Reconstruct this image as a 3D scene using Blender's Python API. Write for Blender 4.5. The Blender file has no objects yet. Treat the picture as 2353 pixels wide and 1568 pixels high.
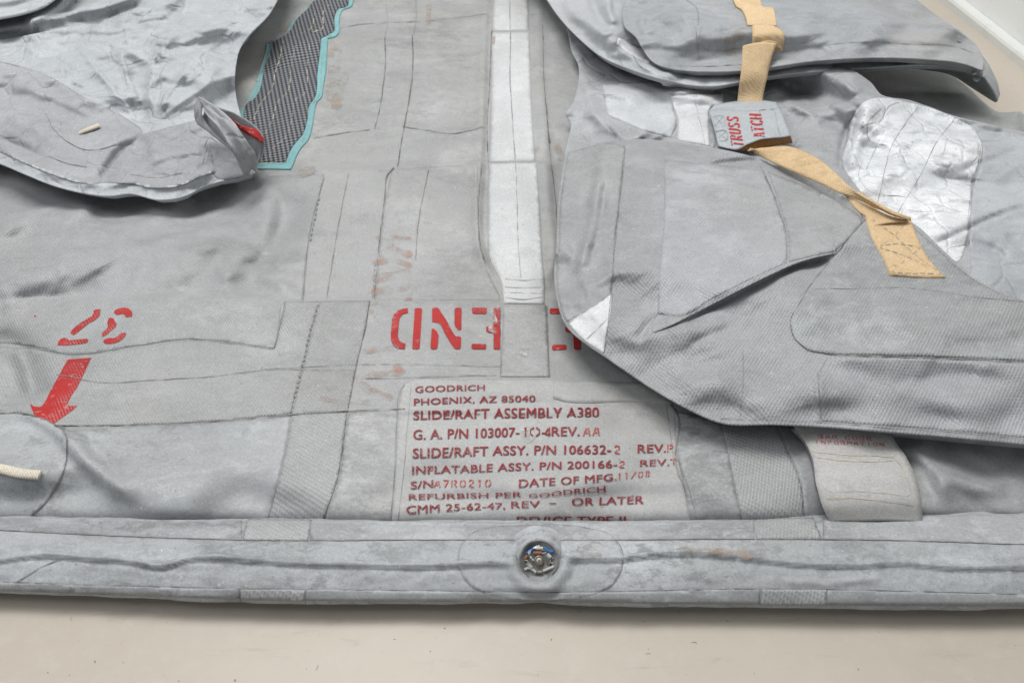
import bpy, bmesh, math, random
import numpy as np
from mathutils import Vector
from mathutils.bvhtree import BVHTree
from mathutils.kdtree import KDTree
from mathutils.geometry import delaunay_2d_cdt

random.seed(7); RNG = np.random.RandomState(11)
S = bpy.context.scene
COL = S.collection

# ---------------------------------------------------------------- camera
CW, CH, FPX = 2352.0, 1568.0, 1960.0          # working picture size and focal length in its pixels
CAM_H, PITCH = 0.80, math.radians(45.1)
cd = bpy.data.cameras.new('camera'); cam = bpy.data.objects.new('camera', cd); COL.objects.link(cam)
cam.location = (0, 0, CAM_H); cam.rotation_euler = (math.pi/2 - PITCH, 0, 0)
cd.sensor_width = 36; cd.lens = 36*FPX/CW; cd.clip_start = 0.01; cd.clip_end = 60
cd.dof.use_dof = True; cd.dof.focus_distance = 0.98; cd.dof.aperture_fstop = 13
S.camera = cam

# ---------------------------------------------------------------- room light
w = bpy.data.worlds.new('World'); S.world = w; w.use_nodes = True
w.node_tree.nodes['Background'].inputs[0].default_value = (0.93, 0.97, 1.0, 1)
w.node_tree.nodes['Background'].inputs[1].default_value = 0.27
def area(name, loc, aim, sx, sy, power, col):
    l = bpy.data.lights.new(name, 'AREA'); l.shape = 'RECTANGLE'; l.size = sx; l.size_y = sy
    l.energy = power; l.color = col
    o = bpy.data.objects.new(name, l); COL.objects.link(o); o.location = loc
    o.rotation_euler = (Vector(aim) - Vector(loc)).to_track_quat('-Z', 'Y').to_euler()
    return o
area('ceiling_and_fill_light', (-0.45, 1.7, 3.1), (0.0, 0.95, 0.0), 1.9, 0.9, 90, (1.0, 0.985, 0.96))
area('ceiling_and_fill_light', (-2.4, 0.4, 3.0), (0.6, 1.2, 0.0), 1.6, 0.9, 34, (0.97, 0.985, 1.0))  # fill lamp added to brighten the wall and soften contrast; no fixture known there
S.view_settings.view_transform = 'Standard'; S.view_settings.look = 'None'
S.view_settings.exposure = 0.0; S.view_settings.gamma = 1.0; S.view_settings.use_curve_mapping = False

# ---------------------------------------------------------------- geometry helpers
SP, CP = math.sin(PITCH), math.cos(PITCH)
def ray(p):
    p = np.asarray(p, float)
    u = (p[..., 0] - CW/2)/FPX; v = (CH/2 - p[..., 1])/FPX
    return np.stack([u, CP + v*SP, -SP + v*CP], -1)
def unproj(p, h):
    d = ray(p); t = (np.asarray(h) - CAM_H)/d[..., 2]
    P = d*t[..., None]; P[..., 2] += CAM_H
    return P
def proj(P):
    P = np.asarray(P, float); x = P[..., 0]; y = P[..., 1]; z = P[..., 2] - CAM_H
    dep = y*CP - z*SP; up = y*SP + z*CP
    return np.stack([CW/2 + FPX*x/dep, CH/2 - FPX*up/dep], -1)

def catmull(pts, closed=False, step=6.0):
    """smooth curve through points; a point with a trailing 'c' is a corner; extra numeric fields are carried"""
    corner = [isinstance(p[-1], str) for p in pts]
    P = [np.array([float(q) for q in p if not isinstance(q, str)]) for p in pts]
    n = len(P); out = []
    segs = n if closed else n - 1
    for i in range(segs):
        p1, p2 = P[i], P[(i+1) % n]
        p0 = P[(i-1) % n] if (closed or i > 0) else 2*p1 - p2
        p3 = P[(i+2) % n] if (closed or i+2 < n) else 2*p2 - p1
        L = np.linalg.norm(p2[:2] - p1[:2]) + 1e-6
        def tang(a, b, c, isc, first):
            la = np.linalg.norm((b-a)[:2]) + 1e-6; lc = np.linalg.norm((c-b)[:2]) + 1e-6
            if isc: return (c-b)/lc if first else (b-a)/la
            return ((b-a)/la*lc + (c-b)/lc*la)/(la+lc)
        t1 = tang(p0, p1, p2, corner[i], True)*L; t2 = tang(p1, p2, p3, corner[(i+1) % n], False)*L
        k = max(1, int(round(L/step)))
        for j in range(k):
            t = j/k; t2_, t3_ = t*t, t*t*t
            out.append((2*t3_-3*t2_+1)*p1 + (t3_-2*t2_+t)*t1 + (-2*t3_+3*t2_)*p2 + (t3_-t2_)*t2)
    if not closed: out.append(P[-1])
    return np.array(out)

def inside(poly, q):
    x, y = q[:, 0], q[:, 1]; r = np.zeros(len(q), bool); n = len(poly)
    for i in range(n):
        x1, y1 = poly[i]; x2, y2 = poly[(i+1) % n]
        if y1 == y2: continue
        c = (y1 > y) != (y2 > y)
        r ^= c & (x < (x2-x1)*(y-y1)/(y2-y1) + x1)
    return r
def segdist(q, line):
    """distance, signed side (+ = right hand / below for a left-to-right line), fraction along"""
    line = np.asarray(line, float)[:, :2]
    L = np.r_[0, np.cumsum(np.linalg.norm(np.diff(line, axis=0), axis=1))]
    best = np.full(len(q), 1e18); sd = np.zeros(len(q)); al = np.zeros(len(q))
    for i in range(len(line)-1):
        a, b = line[i], line[i+1]; d = b - a; l2 = d@d + 1e-9
        t = np.clip(((q-a)@d)/l2, 0, 1); c = a + t[:, None]*d; e = q - c
        dd = (e**2).sum(1); m = dd < best
        best[m] = dd[m]; sd[m] = np.sign(d[0]*e[m, 1] - d[1]*e[m, 0]); al[m] = L[i] + t[m]*(L[i+1]-L[i])
    return np.sqrt(best), sd, al/L[-1]

# value noise in plan metres
_T = RNG.rand(256, 256)
def vnoise(x, y):
    xi = np.floor(x).astype(int); yi = np.floor(y).astype(int); fx = x-xi; fy = y-yi
    fx = fx*fx*fx*(fx*(fx*6-15)+10); fy = fy*fy*fy*(fy*(fy*6-15)+10)
    g = lambda i, j: _T[i % 256, j % 256]
    a = g(xi, yi)*(1-fx) + g(xi+1, yi)*fx; b = g(xi, yi+1)*(1-fx) + g(xi+1, yi+1)*fx
    return (a*(1-fy) + b*fy)*2 - 1
def fbm(x, y, o=4):
    r = 0; a = 1.0
    for k in range(o):
        r = r + a*vnoise(x*2**k + 17.3*k, y*2**k + 5.1*k); a *= 0.5
    return r
def ridged(x, y, o=3):
    r = 0; a = 1.0
    for k in range(o):
        r = r + a*(1 - np.abs(vnoise(x*2**k + 31.7*k, y*2**k + 9.9*k))*2); a *= 0.5
    return r

def creased(x, y, o=2):
    wx = x + 0.35*vnoise(x*0.7 + 3, y*0.7); wy = y + 0.35*vnoise(x*0.7, y*0.7 + 8); r = 0; a = 1.0
    for k in range(o):
        n = np.clip(1 - np.abs(vnoise(wx*1.9**k + 11.3*k, wy*1.9**k + 4.7*k))*1.5, 0, 1)
        r = r + a*n**2.2*np.clip(0.6 + 0.8*vnoise(x*0.6 + 40*k, y*0.6 + 2), 0, 1); a *= 0.6
    return r
def facets(x, y, o=2):
    """continuous piecewise flat facets meeting in sharp creases, like crumpled stiff cloth"""
    r = 0; a = 1.0
    for k in range(o):
        f = 2.1**k; wx = (x + 0.30*vnoise(x*0.8 + 5, y*0.8))*f + 13.7*k; wy = (y + 0.30*vnoise(x*0.8, y*0.8 + 9))*f + 7.1*k
        sk = (wx + wy)*0.366; i = np.floor(wx + sk).astype(int); j = np.floor(wy + sk).astype(int); fx = wx + sk - i; fy = wy + sk - j
        g = lambda p, q_: _T[(p*7 + 3*q_) % 256, (q_*5 + p) % 256]
        lo = fx >= fy
        v = np.where(lo, g(i, j)*(1-fx) + g(i+1, j)*(fx-fy) + g(i+1, j+1)*fy, g(i, j)*(1-fy) + g(i, j+1)*(fy-fx) + g(i+1, j+1)*fx)
        r = r + a*(v*2-1); a *= 0.45
    return r
class HF:
    """height of a cloth layer: control heights, folds along lines, wrinkles"""
    def __init__(s, ctrl, soft=60, st=3.0, back=1.3, blur=1, front=0.85): s.c = np.array(ctrl, float); s.soft = soft; s.f = []; s.grid = None; s.st = st; s.back = back; s.blur = blur; s.front = front
    def ridge(s, line, amp, wf, wb=None, taper=0.15, k=2.0):
        s.f.append(('r', catmull(line, step=12)[:, :2], amp, wf, wb or wf, taper, k)); return s
    def saw(s, line, amp, front, back=6, taper=0.1):
        s.f.append(('s', catmull(line, step=12)[:, :2], amp, front, back, taper, 0)); return s
    def stepf(s, line, amp, w):
        s.f.append(('t', catmull(line, step=12)[:, :2], amp, w, 0, 0.05, 0)); return s
    def wrinkle(s, amp, scale, kind='f', ax=1.0, ay=1.0, rot=0.0, box=None, o=4):
        s.f.append(('n', None, amp, scale, kind, (ax, ay, rot, o), box)); return s
    def __call__(s, q):
        """heights, with slopes kept below a vertical drop so that the cloth never folds through itself"""
        q = np.asarray(q, float)
        if s.grid is None:
            st = s.st; x0, y0 = q.min(0) - 8; x1, y1 = q.max(0) + 8
            X = np.arange(x0, x1 + st, st); Y = np.arange(y0, y1 + st, st); XX, YY = np.meshgrid(X, Y)
            H = s.raw(np.stack([XX.ravel(), YY.ravel()], 1)).reshape(len(Y), len(X))
            th = PITCH + np.arctan((Y - CH/2)/FPX); lim = s.front*(CAM_H - 0.09)*np.gradient(th)/(np.sin(th)*np.cos(th))
            lx = 1.5*st*(CAM_H - 0.09)/np.sin(th)/FPX; A = H.copy(); B = H.copy()
            for c in range(1, len(X)): A[:, c] = np.minimum(A[:, c], A[:, c-1] + lx); B[:, c] = np.maximum(B[:, c], B[:, c-1] - lx)
            for c in range(len(X)-2, -1, -1): A[:, c] = np.minimum(A[:, c], A[:, c+1] + lx); B[:, c] = np.maximum(B[:, c], B[:, c+1] - lx)
            H = 0.5*(A+B)
            A = H.copy(); B = H.copy()
            for r in range(len(Y)-2, -1, -1): A[r] = np.minimum(A[r], A[r+1] + lim[r])
            for r in range(1, len(Y)): B[r] = np.maximum(B[r], B[r-1] - lim[r])
            H = 0.5*(A+B); A = H.copy(); B = H.copy()
            for r in range(1, len(Y)): A[r] = np.minimum(A[r], A[r-1] + s.back*lim[r])
            for r in range(len(Y)-2, -1, -1): B[r] = np.maximum(B[r], B[r+1] - s.back*lim[r])
            H = 0.5*(A+B)
            for _ in range(s.blur):
                K = np.pad(H, 1, mode='edge'); H = (K[1:-1, 1:-1]*4 + K[:-2, 1:-1] + K[2:, 1:-1] + K[1:-1, :-2] + K[1:-1, 2:])/8
            s.grid = (x0, y0, st, H)
        x0, y0, st, H = s.grid
        u = np.clip((q[:, 0]-x0)/st, 0, H.shape[1]-1.001); v = np.clip((q[:, 1]-y0)/st, 0, H.shape[0]-1.001)
        i = u.astype(int); j = v.astype(int); u -= i; v -= j
        return (H[j, i]*(1-u) + H[j, i+1]*u)*(1-v) + (H[j+1, i]*(1-u) + H[j+1, i+1]*u)*v
    def raw(s, q):
        W = 0; H = 0
        for x, y, h in s.c:
            wt = 1/((q[:, 0]-x)**2 + (1.6*(q[:, 1]-y))**2 + s.soft**2)**2
            W = W + wt; H = H + wt*h
        H = H/W
        base = unproj(q, np.full(len(q), 0.06))
        for t, line, amp, a, b, tp, k in s.f:
            if t == 'n':
                ax, ay, rot, o = tp; c, sn = math.cos(rot), math.sin(rot)
                X = (base[:, 0]*c + base[:, 1]*sn)*a*ax; Y = (-base[:, 0]*sn + base[:, 1]*c)*a*ay
                v = fbm(X, Y, o) if b == 'f' else (ridged(X, Y, o) if b == 'r' else (facets(X, Y, 2) if b == 'p' else creased(X, Y, o)))
                if k is not None:
                    x0, y0, x1, y1, m = k
                    dx = np.maximum(np.maximum(x0-q[:, 0], q[:, 0]-x1), 0); dy = np.maximum(np.maximum(y0-q[:, 1], q[:, 1]-y1), 0)
                    v = v*np.exp(-(dx*dx+dy*dy)/(m*m))
                H = H + amp*v; continue
            lo = line.min(0) - 6*max(a, b if isinstance(b, (int, float)) else 0); hi = line.max(0) + 6*max(a, b)
            m = (q[:, 0] > lo[0]) & (q[:, 0] < hi[0]) & (q[:, 1] > lo[1]) & (q[:, 1] < hi[1])
            if not m.any(): continue
            d, sd, al = segdist(q[m], line); d = d*sd
            tap = np.clip(al/tp, 0, 1)*np.clip((1-al)/tp, 0, 1) if tp > 0 else 1.0
            tap = tap*tap*(3-2*tap)
            endfade = 1.0
            if t == 'r':
                v = np.where(d > 0, np.exp(-np.abs(d/a)**k), np.exp(-np.abs(d/b)**k))
            elif t == 's':
                v = np.where(d > 0, np.exp(-d/a), np.clip(1 + d/b, 0, 1)); v = np.where(d < 0, v*v*(3-2*v), v)
            else:
                v = 0.5 - 0.5*np.tanh(d/a); tap = tap*np.exp(-(np.maximum(np.abs(d)-60, 0)/80)**2)
            H[m] = H[m] + amp*v*tap
        return H

# ---------------------------------------------------------------- object helpers
def tag(o, label=None, cat=None, kind=None):
    if label: o['label'] = label
    if cat: o['category'] = cat
    if kind: o['kind'] = kind
    return o
def mesh_obj(name, V, F, mat, parent=None, smooth=True):
    me = bpy.data.meshes.new(name); me.from_pydata([tuple(map(float, v)) for v in V], [], [tuple(map(int, f)) for f in F])
    me.validate(); me.update()
    if smooth: me.polygons.foreach_set('use_smooth', [True]*len(me.polygons))
    me.materials.append(mat)
    o = bpy.data.objects.new(name, me); COL.objects.link(o)
    if parent is not None:
        o.parent = parent
        root = parent
        while root.parent: root = root.parent
        if parent is root: o.matrix_parent_inverse.translation = -parent.location
    return o

def tri_px(outline, spacing):
    """triangles of a closed picture-space outline with an inner point lattice"""
    n = len(outline); lo = outline.min(0); hi = outline.max(0)
    xs = np.arange(lo[0], hi[0], spacing); ys = np.arange(lo[1], hi[1], spacing*0.87)
    X, Y = np.meshgrid(xs, ys); X = X + (np.arange(len(ys)) % 2)[:, None]*spacing*0.5
    q = np.stack([X.ravel(), Y.ravel()], 1)
    q = q[inside(outline, q)]
    if len(q):
        kd = KDTree(n)
        for i, p in enumerate(outline): kd.insert((p[0], p[1], 0), i)
        kd.balance()
        q = q[np.array([kd.find((a, b, 0))[2] for a, b in q]) > spacing*0.6]
    allp = np.vstack([outline, q]) if len(q) else outline
    r = delaunay_2d_cdt([Vector(p) for p in allp], [], [list(range(n))], 1, 1e-3)
    V = np.array([v[:] for v in r[0]]); F = [f for f in r[2]]
    pos = {}
    for i, o in enumerate(r[3]):
        for k in o: pos[k] = i
    loop = [pos[i] for i in range(n) if i in pos]
    return V, F, loop

SURF = {}
def finish_bvh(key, V, F): SURF[key] = BVHTree.FromPolygons([tuple(map(float, v)) for v in V], [tuple(f) for f in F])
CAMV = Vector((0, 0, CAM_H))
def cast(keys, p, fallback=0.05):
    d = Vector(ray(np.array(p))).normalized(); best = None
    for k in keys:
        h = SURF[k].ray_cast(CAMV, d)
        if h[0] is not None and (best is None or h[3] < best[1]): best = (h[0], h[3], h[1])
    if best is None:
        P = unproj(np.array([p]), np.array([fallback]))[0]; return Vector(P), Vector((0, 0, 1))
    n = best[2]
    if n.dot(d) > 0: n = -n
    return best[0], n

def sheet(name, key, outline, hf, mat, parent, spacing=6, rim=0.0, tuck=0.05, smooth_line=True):
    ol = catmull(outline, True, spacing)[:, :2]
    # even, orientation: keep as drawn; make counter-clockwise in picture (y down) irrelevant to Blender
    V2, F, loop = tri_px(ol, spacing)
    P = unproj(V2, hf(V2)); V = [tuple(p) for p in P]
    F = orient(P, F)
    top = list(F)
    if rim > 0:
        B = P[loop]; n = len(B); c = B[:, :2]
        area2 = 0.5*np.sum(c[:, 0]*np.roll(c[:, 1], -1) - np.roll(c[:, 0], -1)*c[:, 1])
        tg = np.roll(c, -2, 0) - np.roll(c, 2, 0); nr = np.stack([tg[:, 1], -tg[:, 0]], 1)*(1 if area2 > 0 else -1)
        nr /= np.linalg.norm(nr, axis=1)[:, None] + 1e-9
        for _ in range(3): nr = nr*0.5 + 0.25*(np.roll(nr, 1, 0) + np.roll(nr, -1, 0))
        prev = loop
        prof = [(math.sin(t)*rim, -(1-math.cos(t))*rim) for t in np.linspace(0, math.pi, 7)[1:]] + [(-0.35*tuck, -2*rim-0.004), (-tuck, -2*rim-0.012)]
        for a, b in prof:
            ring = []
            for i in range(n):
                V.append((B[i, 0] + nr[i, 0]*a, B[i, 1] + nr[i, 1]*a, B[i, 2] + b)); ring.append(len(V)-1)
            for i in range(n):
                j = (i+1) % n
                f = (prev[i], ring[i], ring[j], prev[j]); F.append(f if area2 > 0 else f[::-1])
            prev = ring
    o = mesh_obj(name, V, F, mat, parent)
    finish_bvh(key, V, top if rim == 0 else F)
    return o

def orient(P, F):
    """wind triangles so that they face the viewer's side of the cloth"""
    T3 = np.array([tuple(f)[:3] for f in F]); a, b, c = P[T3[:, 0]], P[T3[:, 1]], P[T3[:, 2]]
    ok = (np.cross(b-a, c-a)*(np.array([0, 0, CAM_H]) - a)).sum(1) > 0
    return [tuple(f) if k else tuple(f)[::-1] for f, k in zip(F, ok)]

def patch(name, keys, outline, mat, parent, t=0.0009, spacing=7, smooth=True, closed=True):
    """a piece glued flat on a layer, with its own thickness"""
    ol = catmull(outline, True, spacing)[:, :2] if smooth else catmull([tuple(p)[:2] + ('c',) for p in outline], True, spacing)[:, :2]
    V2, F, loop = tri_px(ol, spacing)
    V = []; N = []
    for p in V2:
        P, n = cast(keys, p); V.append(P + n*t); N.append(n)
    Pn = np.array([v[:] for v in V])
    F = orient(Pn, F)
    base = len(V); m = len(loop)
    for i in loop: V.append(V[i] - N[i]*(t + 0.0006))
    side = [(loop[i], loop[(i+1) % m], base + (i+1) % m, base + i) for i in range(m)]
    o = mesh_obj(name, V, F + side, mat, parent)
    return o
def _facing(P, f):
    a, b, c = P[f[0]], P[f[1]], P[f[2]]; n = np.cross(b-a, c-a); return n@(np.array([0, 0, CAM_H])-a) > 0

def lines(name, keys, polys, mat, parent, width=1.6, t=0.0005, wob=0.5, dash=None):
    """seams, one strip mesh each, or a dashed row of stitches (width in picture px)"""
    o = None
    for pl in polys:
        V, F = [], []
        c = catmull(pl, False, 6)[:, :2]
        if wob:
            ph = random.uniform(0, 99); k = np.arange(len(c))*0.35
            c = c + np.stack([vnoise(k+ph, k*0), vnoise(k*0+3.3, k+ph)], 1)*wob
        tg = np.gradient(c, axis=0); tg /= np.linalg.norm(tg, axis=1)[:, None] + 1e-9
        nr = np.stack([-tg[:, 1], tg[:, 0]], 1)
        wv = width*(0.34 + 0.30*vnoise(np.arange(len(c))*0.4 + random.uniform(0, 50), np.zeros(len(c))))
        for i in range(len(c)):
            for s in (-1, 1):
                P, n = cast(keys, c[i] + nr[i]*s*wv[i]); V.append(P + n*t)
            if i and not (dash and (i % dash[0]) >= dash[1]):
                b = len(V) - 4; F.append((b, b+1, b+3, b+2))
        o = mesh_obj(name, V, F, mat, parent, smooth=False)
        if dash: o['kind'] = 'stuff'
    return o

def decal(name, keys, shapes, mat, parent, t=0.0014, spacing=8, round_=True):
    """painted marks: each a thin paint film lying on a layer"""
    for sh in shapes:
        ol = catmull(sh, True, spacing)[:, :2] if round_ else catmull([tuple(p)[:2] + ('c',) for p in sh], True, spacing)[:, :2]
        V2, Fs, _ = tri_px(ol, spacing); P = []
        for p in V2:
            q, n = cast(keys, p); P.append(q + n*t)
        Pn = np.array([v[:] for v in P])
        o = mesh_obj(name, P, orient(Pn, Fs), mat, parent)
    return o

def glyph_mesh(body, bold):
    c = bpy.data.curves.new('tmp', 'FONT'); c.body = body; c.offset = bold; c.resolution_u = 3; c.space_character = 1.04
    o = bpy.data.objects.new('tmp', c); COL.objects.link(o)
    dg = bpy.context.evaluated_depsgraph_get(); m = o.evaluated_get(dg).to_mesh()
    bm = bmesh.new(); bm.from_mesh(m); bmesh.ops.subdivide_edges(bm, edges=bm.edges[:], cuts=2, use_grid_fill=True); bmesh.ops.triangulate(bm, faces=bm.faces[:])
    bm.verts.index_update(); V = np.array([v.co[:] for v in bm.verts]); F = [tuple(v.index for v in f.verts) for f in bm.faces]; bm.free()
    o.evaluated_get(dg).to_mesh_clear(); bpy.data.objects.remove(o); bpy.data.curves.remove(c)
    return V, F
def text(name, keys, items, mat, parent, bold=0.008, t=0.0016):
    """items: (string, baseline points left to right, cap height px[, second cap height]); printed three times side by side for weight"""
    for it in items:
        VV, FF = [], []
        V, F = glyph_mesh(it[0], bold); cap1 = it[2]; cap2 = it[3] if len(it) > 3 else cap1
        bl = catmull(it[1], False, 4)[:, :2]; L = np.r_[0, np.cumsum(np.linalg.norm(np.diff(bl, axis=0), axis=1))]
        x0, x1 = V[:, 0].min(), V[:, 0].max()
        for k, dx in enumerate((-0.022, 0.022, 0.0)):
            u = (V[:, 0]-x0)/(x1-x0)*L[-1]
            bx = np.interp(u, L, bl[:, 0]); by = np.interp(u, L, bl[:, 1])
            cap = cap1 + (cap2-cap1)*u/L[-1]; v = V[:, 1]/0.70*cap; bx = bx + dx*cap/0.70
            b = len(VV); P = []
            for x, y, vv in zip(bx, by, v):
                q, n = cast(keys, (x + vv*0.02, y - vv)); P.append(q + n*(t + k*0.00007))
            Pn = np.array([p[:] for p in P]); VV += P
            FF += [tuple(i+b for i in f) for f in orient(Pn, F)]
        o = mesh_obj(name, VV, FF, mat, parent, smooth=False); o['kind'] = 'stuff'
    return o

# stencil alphabet: strokes in a 0..1 x 0..1.4 cell, broken where the stencil bridges are
G = {
 'A': [[(.05, 0), (.38, 1.25)], [(.62, 1.25), (.95, 0)], [(.35, .45), (.62, .45)]],
 'B': [[(.12, 0), (.12, 1.4)], [(.35, 1.35), (.8, 1.25), (.85, 1.0), (.6, .78)], [(.6, .68), (.92, .5), (.9, .15), (.35, .04)]],
 'C': [[(.9, 1.1), (.7, 1.35), (.5, 1.38)], [(.32, 1.3), (.1, .9), (.1, .5), (.32, .08)], [(.5, .02), (.75, .06), (.92, .32)]],
 'D': [[(.12, 0), (.12, 1.4)], [(.4, 1.36), (.82, 1.15), (.92, .7), (.82, .25), (.4, .04)]],
 'E': [[(.12, 0), (.12, 1.4)], [(.38, 1.36), (.9, 1.36)], [(.38, .72), (.75, .72)], [(.38, .04), (.9, .04)]],
 'F': [[(.12, 0), (.12, 1.4)], [(.38, 1.36), (.9, 1.36)], [(.38, .72), (.75, .72)]],
 'H': [[(.1, 0), (.1, 1.4)], [(.9, 0), (.9, 1.4)], [(.15, .7), (.4, .7)], [(.6, .7), (.85, .7)]],
 'I': [[(.5, 0), (.5, 1.4)]],
 'M': [[(.08, 0), (.08, 1.4)], [(.22, 1.2), (.5, .45)], [(.56, .6), (.78, 1.2)], [(.92, 1.4), (.92, 0)]],
 'N': [[(.1, 0), (.1, 1.4)], [(.25, 1.25), (.75, .15)], [(.9, 0), (.9, 1.4)]],
 'O': [[(.4, 1.38), (.12, 1.0), (.12, .4), (.4, .02)], [(.6, 1.38), (.88, 1.0), (.88, .4), (.6, .02)]],
 'P': [[(.12, 0), (.12, 1.4)], [(.38, 1.36), (.82, 1.25), (.88, 1.0), (.75, .75), (.38, .66)]],
 'R': [[(.12, 0), (.12, 1.4)], [(.38, 1.36), (.82, 1.25), (.85, 1.0), (.6, .78)], [(.5, .62), (.92, 0)]],
 'S': [[(.88, 1.1), (.6, 1.36)], [(.42, 1.36), (.12, 1.1), (.25, .85), (.48, .74)], [(.55, .66), (.88, .45), (.82, .15), (.6, .03)], [(.42, .03), (.1, .3)]],
 'T': [[(.0, 1.36), (.38, 1.36)], [(.62, 1.36), (1., 1.36)], [(.5, 1.15), (.5, 0)]],
 'U': [[(.1, 1.4), (.1, .4), (.38, .03)], [(.62, .03), (.9, .4), (.9, 1.4)]],
 '0': [[(.4, 1.38), (.12, 1.0), (.12, .4), (.4, .02)], [(.6, 1.38), (.88, 1.0), (.88, .4), (.6, .02)]],
 '1': [[(.3, 1.15), (.45, 1.3)], [(.55, 1.4), (.55, 0)]],
 '2': [[(.12, 1.1), (.4, 1.38), (.8, 1.25), (.85, .95), (.65, .7)], [(.52, .58), (.15, .1)], [(.35, .04), (.92, .04)]],
 '4': [[(.7, 0), (.7, 1.4)], [(.1, .4), (.5, 1.2)], [(.1, .32), (.95, .32)]],
 '7': [[(.08, 1.36), (.92, 1.36)], [(.85, 1.15), (.4, 0)]],
 '8': [[(.42, 1.38), (.15, 1.1), (.38, .76)], [(.58, 1.38), (.85, 1.1), (.62, .76)], [(.38, .64), (.1, .3), (.42, .02)], [(.62, .64), (.9, .3), (.58, .02)]],
 '/': [[(.1, -.05), (.9, 1.45)]],
}
def stencil(name, keys, items, mat, parent, t=0.0016, fat=0.19):
    """items: (string, baseline start px, baseline end px, up vector px (cap height))"""
    for s, a, b, up in items:
        V, F = [], []
        a = np.array(a, float); b = np.array(b, float); up = np.array(up, float); n = len(s)
        adv = (b-a)/(n - 0.25) if n > 1 else (b-a)
        cw = adv*0.75 if n > 1 else adv
        for i, ch in enumerate(s):
            if ch == ' ': continue
            for st in G[ch]:
                st = np.array(st, float)
                c = a + adv*i + st[:, :1]*cw + st[:, 1:]/1.4*up
                tg = np.gradient(c, axis=0); tg /= np.linalg.norm(tg, axis=1)[:, None] + 1e-9
                nr = np.stack([-tg[:, 1], tg[:, 0]], 1)*np.linalg.norm(up)*fat*0.5
                for k in range(len(c)):
                    for sg in (-1, 1):
                        P, nn = cast(keys, c[k] + nr[k]*sg); V.append(P + nn*t)
                    if k: q = len(V)-4; F.append((q, q+1, q+3, q+2))
        o = mesh_obj(name, V, F, mat, parent, smooth=False); o['kind'] = 'stuff'
    return o

def loft(name, A, B, mat, parent, n=8, bulge=0.0, key=None, wr=0.0, thick=0.0012, step=6, fold=None):
    """cloth strip between two edge curves given as (px, py, height)"""
    a = catmull(A, False, 3); b = catmull(B, False, 3)
    L = max(len(a), len(b))//max(1, int(step/3)) + 2
    def rs(c):
        l = np.r_[0, np.cumsum(np.linalg.norm(np.diff(c[:, :2], axis=0), axis=1))]; u = np.linspace(0, l[-1], L)
        return np.stack([np.interp(u, l, c[:, k]) for k in range(3)], 1)
    a, b = rs(a), rs(b); Pa = unproj(a[:, :2], a[:, 2]); Pb = unproj(b[:, :2], b[:, 2])
    V = []; ph = random.uniform(0, 50)
    for i in range(L):
        for j in range(n+1):
            s = j/n; p = Pa[i]*(1-s) + Pb[i]*s
            z = bulge*4*s*(1-s) + (wr*float(vnoise(np.array([i*0.25+ph]), np.array([s*3.0+ph]))[0]) if wr else 0)
            if fold: z += fold(i/(L-1), s)
            V.append((p[0], p[1], p[2] + z))
    F = [(i*(n+1)+j, i*(n+1)+j+1, (i+1)*(n+1)+j+1, (i+1)*(n+1)+j) for i in range(L-1) for j in range(n)]
    P = np.array(V)
    if not _facing(P, F[len(F)//2][:3]): F = [f[::-1] for f in F]
    if key: finish_bvh(key, V, F)
    o = mesh_obj(name, V, F, mat, parent)
    if thick:
        m = o.modifiers.new('thickness', 'SOLIDIFY'); m.thickness = thick; m.offset = -1
    return o

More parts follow.
